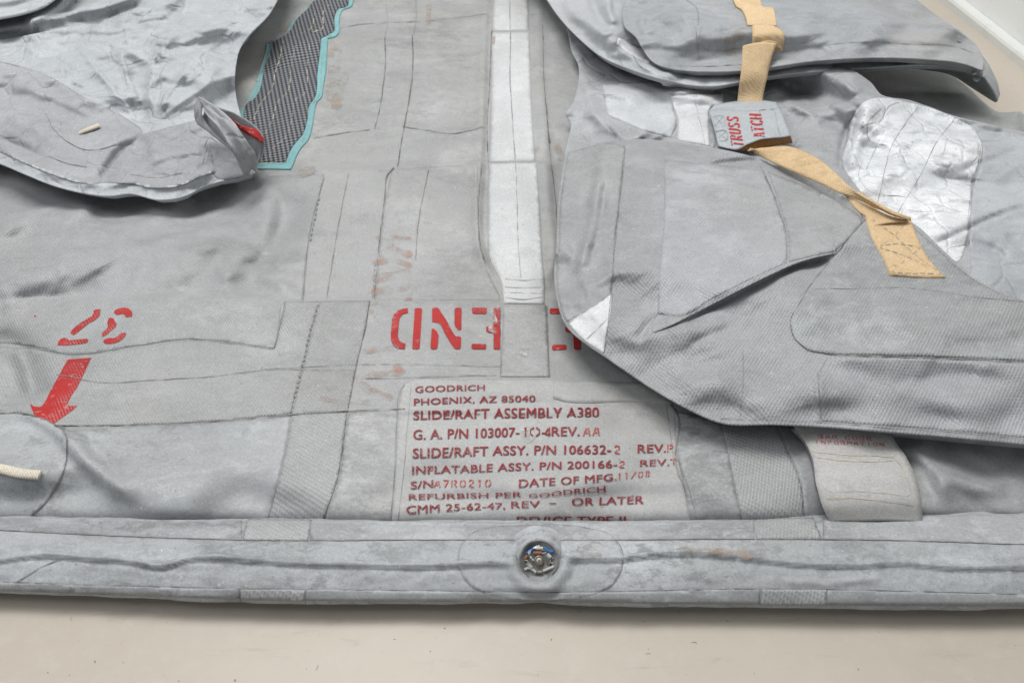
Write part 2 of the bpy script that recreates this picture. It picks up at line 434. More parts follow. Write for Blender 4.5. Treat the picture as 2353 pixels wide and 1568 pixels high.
# ---------------------------------------------------------------- materials
def srgb(r, g, b):
    f = lambda c: (c/12.92 if c <= 0.04045 else ((c+0.055)/1.055)**2.4)
    return (f(r/255), f(g/255), f(b/255), 1)
class NT:
    def __init__(s, name):
        s.m = bpy.data.materials.new(name); s.m.use_nodes = True; s.t = s.m.node_tree
        s.b = s.t.nodes['Principled BSDF']; s.tc = s.n('ShaderNodeTexCoord').outputs['Object']
    def n(s, typ, **k):
        nd = s.t.nodes.new(typ)
        for a, v in k.items():
            if a.startswith('i_'): nd.inputs[a[2:].replace('_', ' ')].default_value = v
            else: setattr(nd, a, v)
        return nd
    def l(s, a, b): s.t.links.new(a, b)
    def mapping(s, sc=(1, 1, 1), rot=(0, 0, 0), loc=(0, 0, 0)):
        m = s.n('ShaderNodeMapping'); s.l(s.tc, m.inputs[0]); m.inputs['Scale'].default_value = sc
        m.inputs['Rotation'].default_value = rot; m.inputs['Location'].default_value = loc; return m.outputs[0]
    def noise(s, scale, detail=5, rough=0.6, vec=None, dist=0.0):
        q = s.n('ShaderNodeTexNoise'); s.l(vec or s.tc, q.inputs['Vector'])
        q.inputs['Scale'].default_value = scale; q.inputs['Detail'].default_value = detail
        q.inputs['Roughness'].default_value = rough; q.inputs['Distortion'].default_value = dist; return q.outputs['Fac']
    def ramp(s, fac, lo, hi, inv=False):
        r = s.n('ShaderNodeMapRange'); r.interpolation_type = 'SMOOTHSTEP'; s.l(fac, r.inputs[0])
        r.inputs[1].default_value = lo; r.inputs[2].default_value = hi
        r.inputs[3].default_value = 1.0 if inv else 0.0; r.inputs[4].default_value = 0.0 if inv else 1.0; return r.outputs[0]
    def math(s, op, a, b):
        m = s.n('ShaderNodeMath', operation=op)
        for i, v in enumerate((a, b)):
            if isinstance(v, (int, float)): m.inputs[i].default_value = v
            else: s.l(v, m.inputs[i])
        return m.outputs[0]
    def mix(s, fac, a, b, mode='MIX'):
        m = s.n('ShaderNodeMix', data_type='RGBA', blend_type=mode)
        for i, v in ((0, fac), (6, a), (7, b)):
            if isinstance(v, (int, float)): m.inputs[i].default_value = v
            elif isinstance(v, tuple): m.inputs[i].default_value = v
            else: s.l(v, m.inputs[i])
        return m.outputs[2]
    def bump(s, h, dist, strength=1.0, prev=None):
        b = s.n('ShaderNodeBump'); s.l(h, b.inputs['Height']); b.inputs['Distance'].default_value = dist
        b.inputs['Strength'].default_value = strength
        if prev: s.l(prev, b.inputs['Normal'])
        return b.outputs[0]
    def done(s, col, rough=0.6, normal=None, metal=0.0, spec=0.35):
        if isinstance(col, tuple): s.b.inputs['Base Color'].default_value = col
        else: s.l(col, s.b.inputs['Base Color'])
        if isinstance(rough, float): s.b.inputs['Roughness'].default_value = rough
        else: s.l(rough, s.b.inputs['Roughness'])
        s.b.inputs['Metallic'].default_value = metal; s.b.inputs['Specular IOR Level'].default_value = spec
        if normal: s.l(normal, s.b.inputs['Normal'])
        return s.m

def fabric(name, c1, c2, weave=None, wcon=0.12, wbump=0.0004, scuff=0.3, scuff_col=None, tan=0.0, tan_col=(176, 158, 132),
           crease=0.0, cscale=14, rough=0.5, metal=0.0, spec=0.45, light=0.3, seed=0.0, wrot=0.78, big=5.0, streak=(1, 1.7, 1), speck=0.5, blotch=0.3, grain=0.35):
    s = NT(name); off = (seed*3.1, seed*1.7, seed)
    v0 = s.mapping(loc=off)
    col = s.mix(s.ramp(s.noise(big, 7, 0.62, v0, 0.4), 0.36, 0.64), srgb(*c1), srgb(*c2))
    if light:
        hi = tuple(min(255, c+26) for c in c1)
        col = s.mix(s.math('MULTIPLY', s.ramp(s.noise(7, 14, 0.74, s.mapping((1, 1.6, 1), (0, 0, .3), (seed+4, 2, 0))), 0.50, 0.66), light), col, srgb(*hi))
    if tan:
        col = s.mix(s.math('MULTIPLY', s.ramp(s.noise(4.2, 6, 0.6, s.mapping(loc=(seed, 7.7, 1))), 0.5, 0.7), tan), col, srgb(*tan_col))
    if scuff:
        sc = scuff_col or tuple(int(c*0.80) for c in c2)
        f = s.math('MULTIPLY', s.ramp(s.noise(4.5, 15, 0.76, s.mapping(streak, loc=(seed*2, 1, 3))), 0.50, 0.66), scuff)
        col = s.mix(f, col, srgb(*sc))
        f = s.math('MULTIPLY', s.ramp(s.noise(34, 9, 0.78, s.mapping(loc=(9, seed, 1))), 0.54, 0.72), scuff*0.8)
        col = s.mix(f, col, srgb(*sc))
    if blotch:
        sc = scuff_col or tuple(int(c*0.86) for c in c2)
        msk = s.ramp(s.noise(3.2, 3, 0.5, s.mapping(loc=(seed, 1.2, 8))), 0.42, 0.62)
        f = s.math('MULTIPLY', s.ramp(s.noise(30, 11, 0.74, s.mapping((1, 1.8, 1), loc=(4, seed, 2)), 0.2), 0.51, 0.58), msk)
        col = s.mix(s.math('MULTIPLY', f, blotch), col, srgb(*sc))
        f = s.math('MULTIPLY', s.ramp(s.noise(36, 11, 0.75, s.mapping((1, 1.6, 1), loc=(7, seed, 5)), 0.2), 0.53, 0.60), s.math('SUBTRACT', 1.0, msk))
        col = s.mix(s.math('MULTIPLY', f, blotch*0.8), col, srgb(*[min(255, c+16) for c in c1]))
    col = s.mix(s.math('MULTIPLY', s.ramp(s.noise(480, 4, 0.7, s.mapping(loc=(seed, 3, 1))), 0.40, 0.66), grain), col, srgb(*[int(c*0.80) for c in c2]))
    col = s.mix(s.math('MULTIPLY', s.ramp(s.noise(300, 4, 0.7, s.mapping(loc=(seed, 6, 2))), 0.48, 0.68), grain*0.7), col, srgb(*[min(255, c+28) for c in c1]))
    if speck:
        col = s.mix(s.math('MULTIPLY', s.ramp(s.noise(210, 2, 0.5, s.mapping(loc=(seed, 2, 4))), 0.72, 0.76), speck), col, srgb(78, 74, 68))
        col = s.mix(s.math('MULTIPLY', s.ramp(s.noise(150, 2, 0.5, s.mapping(loc=(seed, 8, 6))), 0.75, 0.78), speck), col, srgb(220, 220, 218))
    nb = s.bump(s.noise(70, 8, 0.65, v0), 0.0010, 0.45)
    if crease:
        wv = s.n('ShaderNodeMix', data_type='VECTOR'); wv.inputs[0].default_value = 0.09
        nn = s.n('ShaderNodeTexNoise'); s.l(v0, nn.inputs['Vector']); nn.inputs['Scale'].default_value = 7
        s.l(v0, wv.inputs[4]); s.l(nn.outputs['Color'], wv.inputs[5])
        vo = s.n('ShaderNodeTexVoronoi', feature='DISTANCE_TO_EDGE'); s.l(wv.outputs[1], vo.inputs['Vector']); vo.inputs['Scale'].default_value = cscale
        nb = s.bump(s.ramp(vo.outputs['Distance'], 0.0, 0.07), 0.0014*crease, 0.7, nb)
        nb = s.bump(s.noise(cscale*0.8, 4, 0.5, s.mapping((1, 2.4, 1), (0, 0, 0.6)), 1.2), 0.0025*crease, 0.5, nb)
    if weave:
        vo = s.n('ShaderNodeTexVoronoi', feature='F1', voronoi_dimensions='2D'); vo.inputs['Randomness'].default_value = 0.12
        vo.inputs['Scale'].default_value = 1.0
        s.l(s.mapping((weave, weave*0.7, weave), (0, 0, wrot)), vo.inputs['Vector'])
        d = s.ramp(vo.outputs['Distance'], 0.12, 0.55)
        col = s.mix(s.math('MULTIPLY', s.math('SUBTRACT', 1.0, d), wcon), col, srgb(*[int(c*0.52) for c in c2]))
        nb = s.bump(d, wbump, 0.7, nb)
    return s.done(col, rough, nb, metal, spec)

M = {}
M['main'] = fabric('coated_cloth_warm_grey', (168, 169, 169), (156, 157, 157), weave=430, wcon=0.16, scuff=0.6, tan=0.14, seed=1, light=0.5)
M['left'] = fabric('coated_cloth_blue_grey', (167, 169, 171), (156, 158, 159), weave=400, wcon=0.22, scuff=0.5, tan=0.08, seed=2, light=0.45)
M['smooth'] = fabric('rubber_cloth', (166, 169, 171), (154, 156, 158), scuff=0.55, light=0.5, seed=3, rough=0.5, streak=(1.2, 4, 4), blotch=0.7)
M['tube'] = fabric('rubber_cloth_tube', (170, 173, 176), (158, 161, 163), weave=900, wcon=0.06, wbump=0.0002, scuff=0.7, light=0.7, seed=4, rough=0.5, streak=(1.2, 4, 4), big=7, blotch=0.9)
M['tubeband'] = fabric('rubber_cloth_band', (162, 164, 166), (148, 150, 152), scuff=0.8, light=0.7, seed=5, rough=0.45, streak=(1.2, 4, 4), big=8, blotch=1.0)
M['flap'] = fabric('coated_cloth_light', (186, 190, 194), (170, 174, 178), scuff=0.16, tan=0.05, crease=1.3, cscale=18, seed=6, rough=0.62, spec=0.28, light=0.3)
M['flapgrey'] = fabric('coated_cloth_grey_flap', (168, 170, 173), (154, 156, 159), scuff=0.35, tan=0.12, crease=1.1, cscale=19, seed=7, rough=0.62, spec=0.28)
M['coarse'] = fabric('coarse_cloth', (164, 166, 169), (152, 153, 155), weave=330, wcon=0.19, wbump=0.0006, scuff=0.6, tan=0.14, seed=8, light=0.5, wrot=0.785)
M['coarselight'] = fabric('coarse_cloth_light', (170, 172, 176), (159, 161, 164), weave=330, wcon=0.16, wbump=0.0006, scuff=0.45, tan=0.1, seed=9, light=0.6, blotch=0.4)
M['coarsegreen'] = fabric('coarse_cloth_patch', (165, 168, 170), (153, 155, 157), weave=330, wcon=0.17, wbump=0.0006, scuff=0.6, tan=0.06, seed=10, light=0.7, blotch=0.6)
M['plain'] = fabric('smooth_grey_cloth', (158, 159, 161), (143, 144, 146), scuff=0.35, tan=0.08, crease=0.35, cscale=12, seed=11)
M['plaincrump'] = fabric('crumpled_grey_cloth', (168, 170, 173), (152, 154, 157), scuff=0.3, tan=0.1, crease=0.9, cscale=15, seed=12)
M['silver'] = fabric('silver_coated_cloth', (226, 228, 231), (204, 207, 211), scuff=0.4, crease=1.3, cscale=19, seed=13, rough=0.42, metal=0.05, blotch=0.6, light=0.5, scuff_col=(150, 152, 156))
M['bluegrey'] = fabric('blue_grey_cloth', (176, 180, 185), (160, 164, 169), scuff=0.3, crease=0.9, cscale=14, seed=14)
M['upper'] = fabric('upper_fold_cloth', (158, 161, 165), (143, 146, 149), scuff=0.6, tan=0.25, crease=0.3, cscale=7, seed=15, light=0.4)
M['rimlight'] = fabric('hem_cloth', (180, 183, 187), (166, 169, 172), scuff=0.25, tan=0.12, seed=16)
M['twill'] = fabric('twill_cloth', (160, 163, 162), (146, 149, 147), weave=420, wcon=0.2, scuff=0.2, tan=0.05, seed=17)
M['white'] = fabric('white_reflective_tape', (202, 203, 205), (188, 189, 191), scuff=0.22, scuff_col=(168, 166, 160), tan=0.06, seed=18, rough=0.5, light=0.3, streak=(2.4, 1.2, 1), blotch=0.35)
M['whitepatch'] = fabric('white_patch', (214, 215, 217), (198, 200, 203), scuff=0.25, crease=0.4, seed=19, rough=0.5, scuff_col=(170, 168, 164))
M['palepatch'] = fabric('pale_patch', (196, 199, 202), (184, 187, 190), scuff=0.2, crease=0.5, seed=20, tan=0.05)
M['tape'] = fabric('grey_tape', (160, 161, 161), (143, 144, 144), scuff=0.55, light=0.7, seed=21, tan=0.04, streak=(2, 2, 2))
M['label'] = fabric('label_cloth', (178, 178, 178), (167, 167, 167), weave=700, wcon=0.08, wbump=0.0002, scuff=0.2, tan=0.2, seed=22, light=0.2)
M['worn'] = fabric('worn_rubber', (168, 169, 171), (148, 149, 150), scuff=0.8, light=0.6, seed=23, tan=0.12, streak=(1.5, 3, 3), blotch=0.7)
M['perf'] = fabric('perforated_tape', (168, 170, 171), (158, 159, 160), weave=300, wcon=0.16, wbump=0.0005, scuff=0.2, seed=24, wrot=0.4)
M['warmweave'] = fabric('warm_weave', (168, 169, 170), (157, 158, 158), weave=360, wcon=0.14, wbump=0.0006, scuff=0.5, tan=0.10, seed=25, light=0.4)
M['web'] = fabric('tan_webbing', (226, 199, 160), (215, 186, 146), weave=560, wcon=0.26, wbump=0.0005, scuff=0.35, scuff_col=(158, 132, 96), light=0.3, seed=26, rough=0.75, spec=0.15, wrot=0.2)
M['turq'] = fabric('turquoise_binding', (130, 178, 182), (116, 164, 168), scuff=0.35, scuff_col=(160, 176, 174), seed=27, rough=0.8, spec=0.15, tan=0.25, tan_col=(170, 172, 165))
M['pocket'] = fabric('pocket_canvas', (192, 191, 190), (181, 180, 178), weave=800, wcon=0.12, wbump=0.0002, scuff=0.1, tan=0.35, tan_col=(190, 174, 150), seed=28, rough=0.8, spec=0.15)
M['amber'] = fabric('amber_tape', (170, 112, 22), (140, 88, 18), scuff=0.5, scuff_col=(112, 96, 76), seed=29, light=0.0, rough=0.35)
M['cord'] = fabric('white_cord', (226, 218, 203), (208, 198, 180), weave=500, wcon=0.3, seed=30, scuff=0.1, rough=0.9, spec=0.1)
M['truss'] = fabric('patch_cloth', (176, 181, 186), (164, 169, 174), scuff=0.25, seed=31, tan=0.04)

def flat(name, c, rough=0.7, var=0.12, spec=0.2):
    s = NT(name); d = srgb(*[int(v*(1-var)) for v in c])
    col = s.mix(s.ramp(s.noise(60, 5, 0.6), 0.4, 0.65), srgb(*c), d)
    return s.done(col, rough, None, 0.0, spec)
def worn_paint(name, c, ground, wear, scale=90, weave=360):
    """paint with tiny bare spots of the cloth showing"""
    s = NT(name)
    col = s.mix(s.ramp(s.noise(14, 4, 0.6), 0.35, 0.7), srgb(*c), srgb(*[int(v*0.9) for v in c]))
    f = s.ramp(s.noise(scale, 7, 0.75), 0.56, 0.66)
    vo = s.n('ShaderNodeTexVoronoi', feature='F1', voronoi_dimensions='2D'); vo.inputs['Randomness'].default_value = 0.15
    vo.inputs['Scale'].default_value = 1.0; s.l(s.mapping((weave, weave*0.7, weave), (0, 0, .78)), vo.inputs['Vector'])
    g = s.math('MULTIPLY', s.ramp(vo.outputs['Distance'], 0.22, 0.3, True), s.ramp(s.noise(12, 5, 0.6), 0.5, 0.6))
    col = s.mix(s.math('MULTIPLY', s.math('MAXIMUM', f, g), wear), col, srgb(*ground))
    return s.done(col, 0.6, s.bump(vo.outputs['Distance'], 0.0004, 0.5), 0.0, 0.25)
M['red'] = worn_paint('red_paint', (172, 47, 46), (176, 168, 166), 0.5)
M['red2'] = worn_paint('stencil_red', (188, 56, 54), (184, 180, 178), 0.35)
M['maroon'] = worn_paint('maroon_print', (140, 52, 56), (182, 176, 172), 0.35, 160)
M['rust'] = worn_paint('stencil_rust', (178, 84, 74), (182, 176, 172), 0.4, 160)
def ghost_paint(name, c, amt):
    s = NT(name)
    f = s.math('MULTIPLY', s.ramp(s.noise(34, 9, 0.72), 0.40, 0.66), amt)
    col = s.mix(f, srgb(166, 166, 163), srgb(*c)); m = s.done(col, 0.6)
    tr = s.n('ShaderNodeBsdfTransparent'); mx = s.n('ShaderNodeMixShader'); out = s.t.nodes['Material Output']
    s.l(f, mx.inputs[0]); s.l(tr.outputs[0], mx.inputs[1]); s.l(s.b.outputs[0], mx.inputs[2]); s.l(mx.outputs[0], out.inputs[0])
    return m
M['ghost'] = ghost_paint('faded_orange_paint', (204, 128, 102), 0.62)
M['stain'] = ghost_paint('rust_stain', (178, 140, 104), 0.55)
M['scuffw'] = ghost_paint('white_scuff', (222, 222, 222), 0.8)
M['seam'] = flat('seam_thread_dark', (126, 124, 121), 0.9, 0.3)
M['seamsoft'] = flat('seam_grey_soft', (145, 144, 142), 0.9, 0.25)  # lighter grey of the thin seam strips and stitch rows
M['stitch'] = flat('pale_stitching', (206, 196, 172), 0.9)
M['greystitch'] = flat('grey_stitching', (172, 166, 156), 0.9)
M['black'] = flat('black_plastic', (40, 38, 38), 0.5)
M['socketgrey'] = flat('grey_socket_plastic', (150, 149, 148), 0.3, 0.3, 0.6)
M['blue'] = flat('blue_wire', (44, 118, 190), 0.4)
M['whitewire'] = flat('white_wire', (214, 212, 206), 0.5)
M['brown'] = flat('brown_resistor', (168, 112, 84), 0.5)
M['metal'] = flat('dull_metal', (176, 160, 146), 0.35, 0.2, 0.6); M['metal'].node_tree.nodes['Principled BSDF'].inputs['Metallic'].default_value = 0.6

s = NT('woven_black_mesh')
ck = s.n('ShaderNodeTexChecker'); s.l(s.mapping((1, 1, 0), (0, 0, 0.5)), ck.inputs['Vector']); ck.inputs['Scale'].default_value = 195
ck.inputs['Color1'].default_value = srgb(36, 37, 42); ck.inputs['Color2'].default_value = srgb(126, 128, 133)
M['mesh'] = s.done(s.mix(s.math('MULTIPLY', s.ramp(s.noise(9, 5), 0.4, 0.7), 0.25), ck.outputs['Color'], srgb(80, 81, 85)), 0.6, s.bump(ck.outputs['Fac'], 0.0005, 0.5))

s = NT('thin_clear_plastic')
gl = s.n('ShaderNodeBsdfGlossy'); gl.inputs['Roughness'].default_value = 0.12
tr = s.n('ShaderNodeBsdfTransparent'); tr.inputs[0].default_value = (0.95, 0.955, 0.955, 1)
lw = s.n('ShaderNodeLayerWeight'); lw.inputs[0].default_value = 0.5
fr = s.n('ShaderNodeMapRange'); s.l(s.math('POWER', lw.outputs['Facing'], 4.0), fr.inputs[0]); fr.inputs[3].default_value = 0.05; fr.inputs[4].default_value = 0.6
mx = s.n('ShaderNodeMixShader'); s.l(fr.outputs[0], mx.inputs[0]); s.l(tr.outputs[0], mx.inputs[1]); s.l(gl.outputs[0], mx.inputs[2])
s.l(mx.outputs[0], s.t.nodes['Material Output'].inputs[0]); M['glass'] = s.m

s = NT('beige_linoleum_floor')
c = s.mix(s.ramp(s.noise(2.2, 6, 0.6), 0.35, 0.65), srgb(188, 179, 167), srgb(181, 172, 160))
c = s.mix(s.math('MULTIPLY', s.ramp(s.noise(40, 12, 0.78), 0.46, 0.66), 0.5), c, srgb(190, 182, 171))
c = s.mix(s.math('MULTIPLY', s.ramp(s.noise(9, 9, 0.75, s.mapping((1, 5, 1), (0, 0, 0.4)), 0.8), 0.55, 0.70), 0.4), c, srgb(152, 144, 133))
c = s.mix(s.math('MULTIPLY', s.ramp(s.noise(170, 2, 0.5), 0.73, 0.76), 0.7), c, srgb(96, 88, 80))
M['floor'] = s.done(c, 0.42, s.bump(s.noise(160, 3, 0.6), 0.0004, 0.4), 0.0, 0.3)
s = NT('white_wall_paint')
c = s.mix(s.ramp(s.noise(14, 8, 0.7), 0.45, 0.75), srgb(243, 245, 244), srgb(236, 238, 236))
M['wall'] = s.done(c, 0.7, s.bump(s.noise(120, 4, 0.6), 0.0008, 0.4))
s = NT('skirting_paint')
c = s.mix(s.math('MULTIPLY', s.ramp(s.noise(20, 8, 0.7), 0.5, 0.7), 0.5), srgb(216, 218, 214), srgb(200, 198, 188))
M['skirt'] = s.done(c, 0.45)

# ---------------------------------------------------------------- floor and wall
fl = mesh_obj('floor', [(-4, -1.5, 0), (5, -1.5, 0), (5, 6, 0), (-4, 6, 0)], [(0, 1, 2, 3)], M['floor'], None, False)
tag(fl, 'scuffed beige linoleum floor under the raft', None, 'structure')
wa, wb = unproj(np.array([[2153., 0.], [2352., 161.]]), np.array([0., 0.]))
wd = (wa - wb)/np.linalg.norm(wa - wb); wn = np.array([wd[1], -wd[0], 0.0])      # away from the raft
def wall_prism(name, prof, mat, label, k0=-1.0, k1=4.0):
    V, F = [], []
    for e in (wb + wd*k0, wb + wd*k1):
        for a, z in prof: V.append(tuple(e + wn*a + np.array([0, 0, z])))
    n = len(prof)
    for i in range(n):
        j = (i+1) % n; F.append((i, j, n+j, n+i))
    F += [tuple(range(n))[::-1], tuple(range(n, 2*n))]
    return tag(mesh_obj(name, V, F, mat, None, False), label, None, 'structure')
wall_prism('skirting_board', [(0, 0.0), (0, 0.014), (0.003, 0.019), (0.008, 0.022), (0.018, 0.024), (0.02, 0.024), (0.02, 0.0)], M['skirt'], 'off-white skirting board along the wall')
wall_prism('wall', [(0.021, 0), (0.021, 2.6), (0.2, 2.6), (0.2, 0)], M['wall'], 'plain white wall in the upper right corner')

# hairs, fluff and crumbs lying about on the floor
V, F = [], []
for k in range(14):
    x, y = (random.uniform(0, 2352), random.uniform(1410, 1566)) if k < 11 else (random.uniform(2150, 2340), random.uniform(60, 220))
    P0 = unproj(np.array([[x, y]]), np.array([0.0006]))[0]; a = random.uniform(0, 6.28); L = random.choice((.0008, .001, .002, .003, .005)); cv = random.uniform(-1.2, 1.2); wd_ = random.choice((.00014, .0002, .0004 if L < .002 else .00016))
    b = len(V)
    for t in np.linspace(0, 1, 6):
        ang = a + cv*t; q = P0 + np.array([math.cos(ang), math.sin(ang), 0])*L*t; n = np.array([-math.sin(ang), math.cos(ang), 0])*wd_
        V += [q - n, q + n]
    F += [(b+2*i, b+2*i+1, b+2*i+3, b+2*i+2) for i in range(5)]
tag(mesh_obj('floor_dust', V, F, flat('dust_brown', (112, 100, 88), 0.9, 0.3), None, False), 'fine hairs and crumbs scattered on the beige floor', None, 'stuff')

# ---------------------------------------------------------------- the raft
raft = bpy.data.objects.new('slide_raft', None); COL.objects.link(raft); raft.location = (0, 0.9, 0)
tag(raft, 'deflated grey aircraft escape slide raft folded in layers on the floor', 'life raft')

# ---- main panel: the long sheet in the middle and on the left
h1 = HF([(-300, 1195, .026), (-120, 1190, .028), (50, 1192, .028), (1000, 1190, .029), (600, 1195, .029), (200, 1190, .030), (1500, 1195, .029), (2000, 1195, .028), (1300, 1050, .046), (1000, 930, .046), (700, 1080, .046), (350, 1100, .050), (60, 1060, .060), (-300, 1100, .05),
         (200, 900, .046), (450, 850, .047), (900, 800, .048), (200, 740, .052), (450, 600, .058), (200, 560, .054), (80, 640, .048), (-200, 700, .05), (650, 560, .052), (880, 560, .050),
         (60, 420, .030), (300, 450, .032), (470, 440, .030), (600, 430, .050), (900, 250, .050), (900, 450, .050), (700, 230, .050), (650, 80, .062), (900, 30, .055), (1180, 300, .056), (1180, 550, .056),
         (1180, 800, .046), (1400, 700, .040), (1500, 900, .036), (1280, 400, .045), (1700, 1080, .046), (1950, 1080, .045), (2200, 1080, .036), (2330, 1150, .030), (2600, 1100, .03),
         (1800, 700, .03), (1800, 300, .03), (2300, 500, .02), (2700, 500, .015), (1500, -150, .05), (500, -200, .06), (-300, 200, .05), (900, -200, .055)], 70, 5.0, 2.6)
h1.saw([(-100, 700), (200, 688), (480, 682), (660, 690), (860, 690), (1100, 694), (1290, 690), (1400, 690)], .009, 90, 5, .16)
h1.saw([(560, 398), (700, 392), (860, 384), (900, 383), (1000, 376), (1110, 372), (1240, 374), (1300, 380)], .010, 110, 5, .08)
h1.saw([(600, 98), (752, 90), (880, 82), (1000, 76), (1120, 73), (1220, 72), (1330, 80)], .010, 130, 5, .08)
h1.saw([(640, 30), (800, 22), (940, 58), (1100, 36), (1220, 30)], .003, 60, 6, .2)
h1.saw([(720, 330), (860, 300), (930, 290), (1040, 305), (1110, 292)], .002, 40, 6, .2)
h1.saw([(400, 252), (560, 250), (740, 220)], .003, 60, 5, .2)
# rolled sides of the white strip and the hollows beside it
h1.ridge([(1122, -40), (1112, 120), (1108, 260), (1100, 380), (1098, 480), (1105, 580), (1140, 650)], .006, 12, 9, .1)
h1.ridge([(1240, -40), (1238, 120), (1250, 300), (1262, 480), (1270, 600), (1255, 660)], .005, 14, 10, .1)
h1.ridge([(1126, 0), (1122, 200), (1118, 380), (1117, 560), (1140, 640)], -.006, 5, 5, .06)
h1.ridge([(1185, -40), (1180, 200), (1185, 400), (1190, 600)], .005, 40, 40, .05)
# left side waves
h1.ridge([(-60, 600), (60, 640), (170, 600), (330, 520), (450, 460)], .014, 46, 56, .2)
h1.ridge([(640, 420), (650, 520), (600, 600), (520, 660)], -.016, 24, 50, .25)
h1.ridge([(150, 690), (260, 610), (420, 560), (560, 520)], .006, 34, 50, .25)
h1.ridge([(480, 640), (560, 625), (650, 655), (690, 690)], .009, 22, 12, .25)
h1.ridge([(-20, 540), (60, 500), (160, 490), (240, 470)], .016, 22, 24, .2)
h1.ridge([(-40, 790), (40, 800), (62, 850), (80, 930)], -.018, 22, 34, .15)
h1.ridge([(20, 700), (90, 690), (170, 690)], -.008, 26, 26, .3)
h1.ridge([(0, 940), (60, 948), (130, 985), (200, 1060), (260, 1110), (340, 1165)], .012, 16, 50, .25)
h1.ridge([(170, 985), (230, 1050), (300, 1120)], -.008, 12, 22, .3)
# gentle waves of the label
h1.ridge([(900, 905), (1200, 900), (1600, 930)], .004, 26, 40, .2)
h1.ridge([(880, 1125), (1250, 1118), (1600, 1110)], .0028, 18, 26, .2)
h1.ridge([(800, 950), (930, 942), (1200, 945), (1560, 945)], .0035, 8, 8, .1)
h1.ridge([(2140, 1060), (2220, 1110), (2330, 1130)], .012, 22, 18, .3)
h1.ridge([(2060, 1010), (2150, 1080), (2180, 1170)], .010, 18, 18, .3)
h1.ridge([(-600, 1212), (0, 1214), (1200, 1220), (2352, 1212), (2800, 1210)], -.018, 60, 26, 0)
h1.wrinkle(.0020, 9); h1.wrinkle(.0012, 8, 'c', 1, 1.3, .2); h1.wrinkle(.007, 5, 'f', 1, 1, .6, (0, 440, 640, 690, 60)); h1.wrinkle(.003, 11, 'f', 1, 1, .6, (0, 420, 640, 660, 60)); h1.wrinkle(.005, 7, 'c', 1, 1.6, .5, (0, 420, 600, 660, 60)); h1.wrinkle(.008, 8, 'p', 1, 1.2, .5, (0, 400, 560, 660, 60)); h1.wrinkle(.0016, 9, 'p', 1, 1.2, .1); h1.wrinkle(.008, 10, 'p', 1, 1.2, .5, (2130, 1000, 2400, 1170, 30))
main = sheet('main_panel', 'main', [(-520, -260, 'c'), (1850, -260, 'c'), (1950, 0), (2040, 110), (2100, 180), (2190, 270), (2330, 360), (2760, 640, 'c'), (2760, 1215, 'c'), (-520, 1215, 'c')], h1, M['main'], raft, 7)

LW = 1.5
# cloth fields of the main panel
patch('coarse_panel', ['main'], [(-300, 300, 'c'), (60, 300), (400, 300), (585, 330, 'c'), (600, 405, 'c'), (745, 400, 'c'), (728, 480), (712, 540), (696, 690, 'c'), (655, 693), (640, 760), (630, 800, 'c'), (430, 780), (310, 795), (140, 812), (95, 800), (-300, 810, 'c')], M['left'], main, .0003, 7)
patch('hem_panel', ['main'], [(-300, 815, 'c'), (95, 806), (140, 815), (310, 798), (430, 782), (630, 803, 'c'), (645, 745), (657, 694, 'c'), (733, 692, 'c'), (700, 820), (668, 950, 'c'), (480, 968), (300, 976), (125, 979, 'c'), (60, 952), (-20, 945), (-300, 940, 'c')], M['warmweave'], main, .0004, 7)
patch('seam_strip', ['main'], [(735, 692, 'c'), (850, 691, 'c'), (838, 760), (820, 840), (799, 946, 'c'), (670, 952, 'c'), (702, 820)], M['warmweave'], main, .0005, 7)
patch('rubber_panel', ['main'], [(-300, 945, 'c'), (0, 945), (60, 954), (125, 982), (300, 979), (480, 971), (667, 955, 'c'), (660, 1010), (640, 1100), (616, 1196, 'c'), (616, 1212, 'c'), (-300, 1205, 'c')], M['smooth'], main, .0004, 9)
patch('rounded_patch', ['main'], [(-200, 940, 'c'), (0, 942), (50, 950), (110, 968), (150, 998), (157, 1030), (140, 1100), (110, 1150), (70, 1188, 'c'), (-200, 1180, 'c')], M['smooth'], main, .0012, 8)
patch('perforated_tape', ['main'], [(670, 954, 'c'), (797, 948, 'c'), (788, 1010), (776, 1095), (742, 1196, 'c'), (616, 1197, 'c'), (642, 1100), (662, 1010)], M['perf'], main, .0010, 7)
patch('worn_panel', ['main'], [(800, 948, 'c'), (930, 942, 'c'), (918, 1080), (903, 1200, 'c'), (745, 1200, 'c'), (779, 1095), (791, 1010)], M['worn'], main, .0005, 8)
patch('worn_panel', ['main'], [(1545, 940, 'c'), (1662, 970, 'c'), (1680, 1080), (1705, 1200, 'c'), (1585, 1200, 'c'), (1560, 1060)], M['worn'], main, .0005, 8)
patch('perforated_tape', ['main'], [(1655, 960, 'c'), (1778, 975, 'c'), (1805, 1030), (1838, 1110), (1847, 1197, 'c'), (1706, 1197, 'c'), (1682, 1085), (1668, 1020)], M['perf'], main, .0010, 7)
patch('side_panel', ['main'], [(1782, 975, 'c'), (2500, 1000, 'c'), (2500, 1205, 'c'), (1850, 1200, 'c'), (1840, 1110), (1808, 1030)], M['plain'], main, .0004, 9)
patch('centre_strip', ['main'], [(862, 688, 'c'), (884, 470), (900, 390, 'c'), (1098, 376, 'c'), (1100, 520), (1112, 600), (1148, 680, 'c'), (1148, 690, 'c')], M['main'], main, .0004, 7)
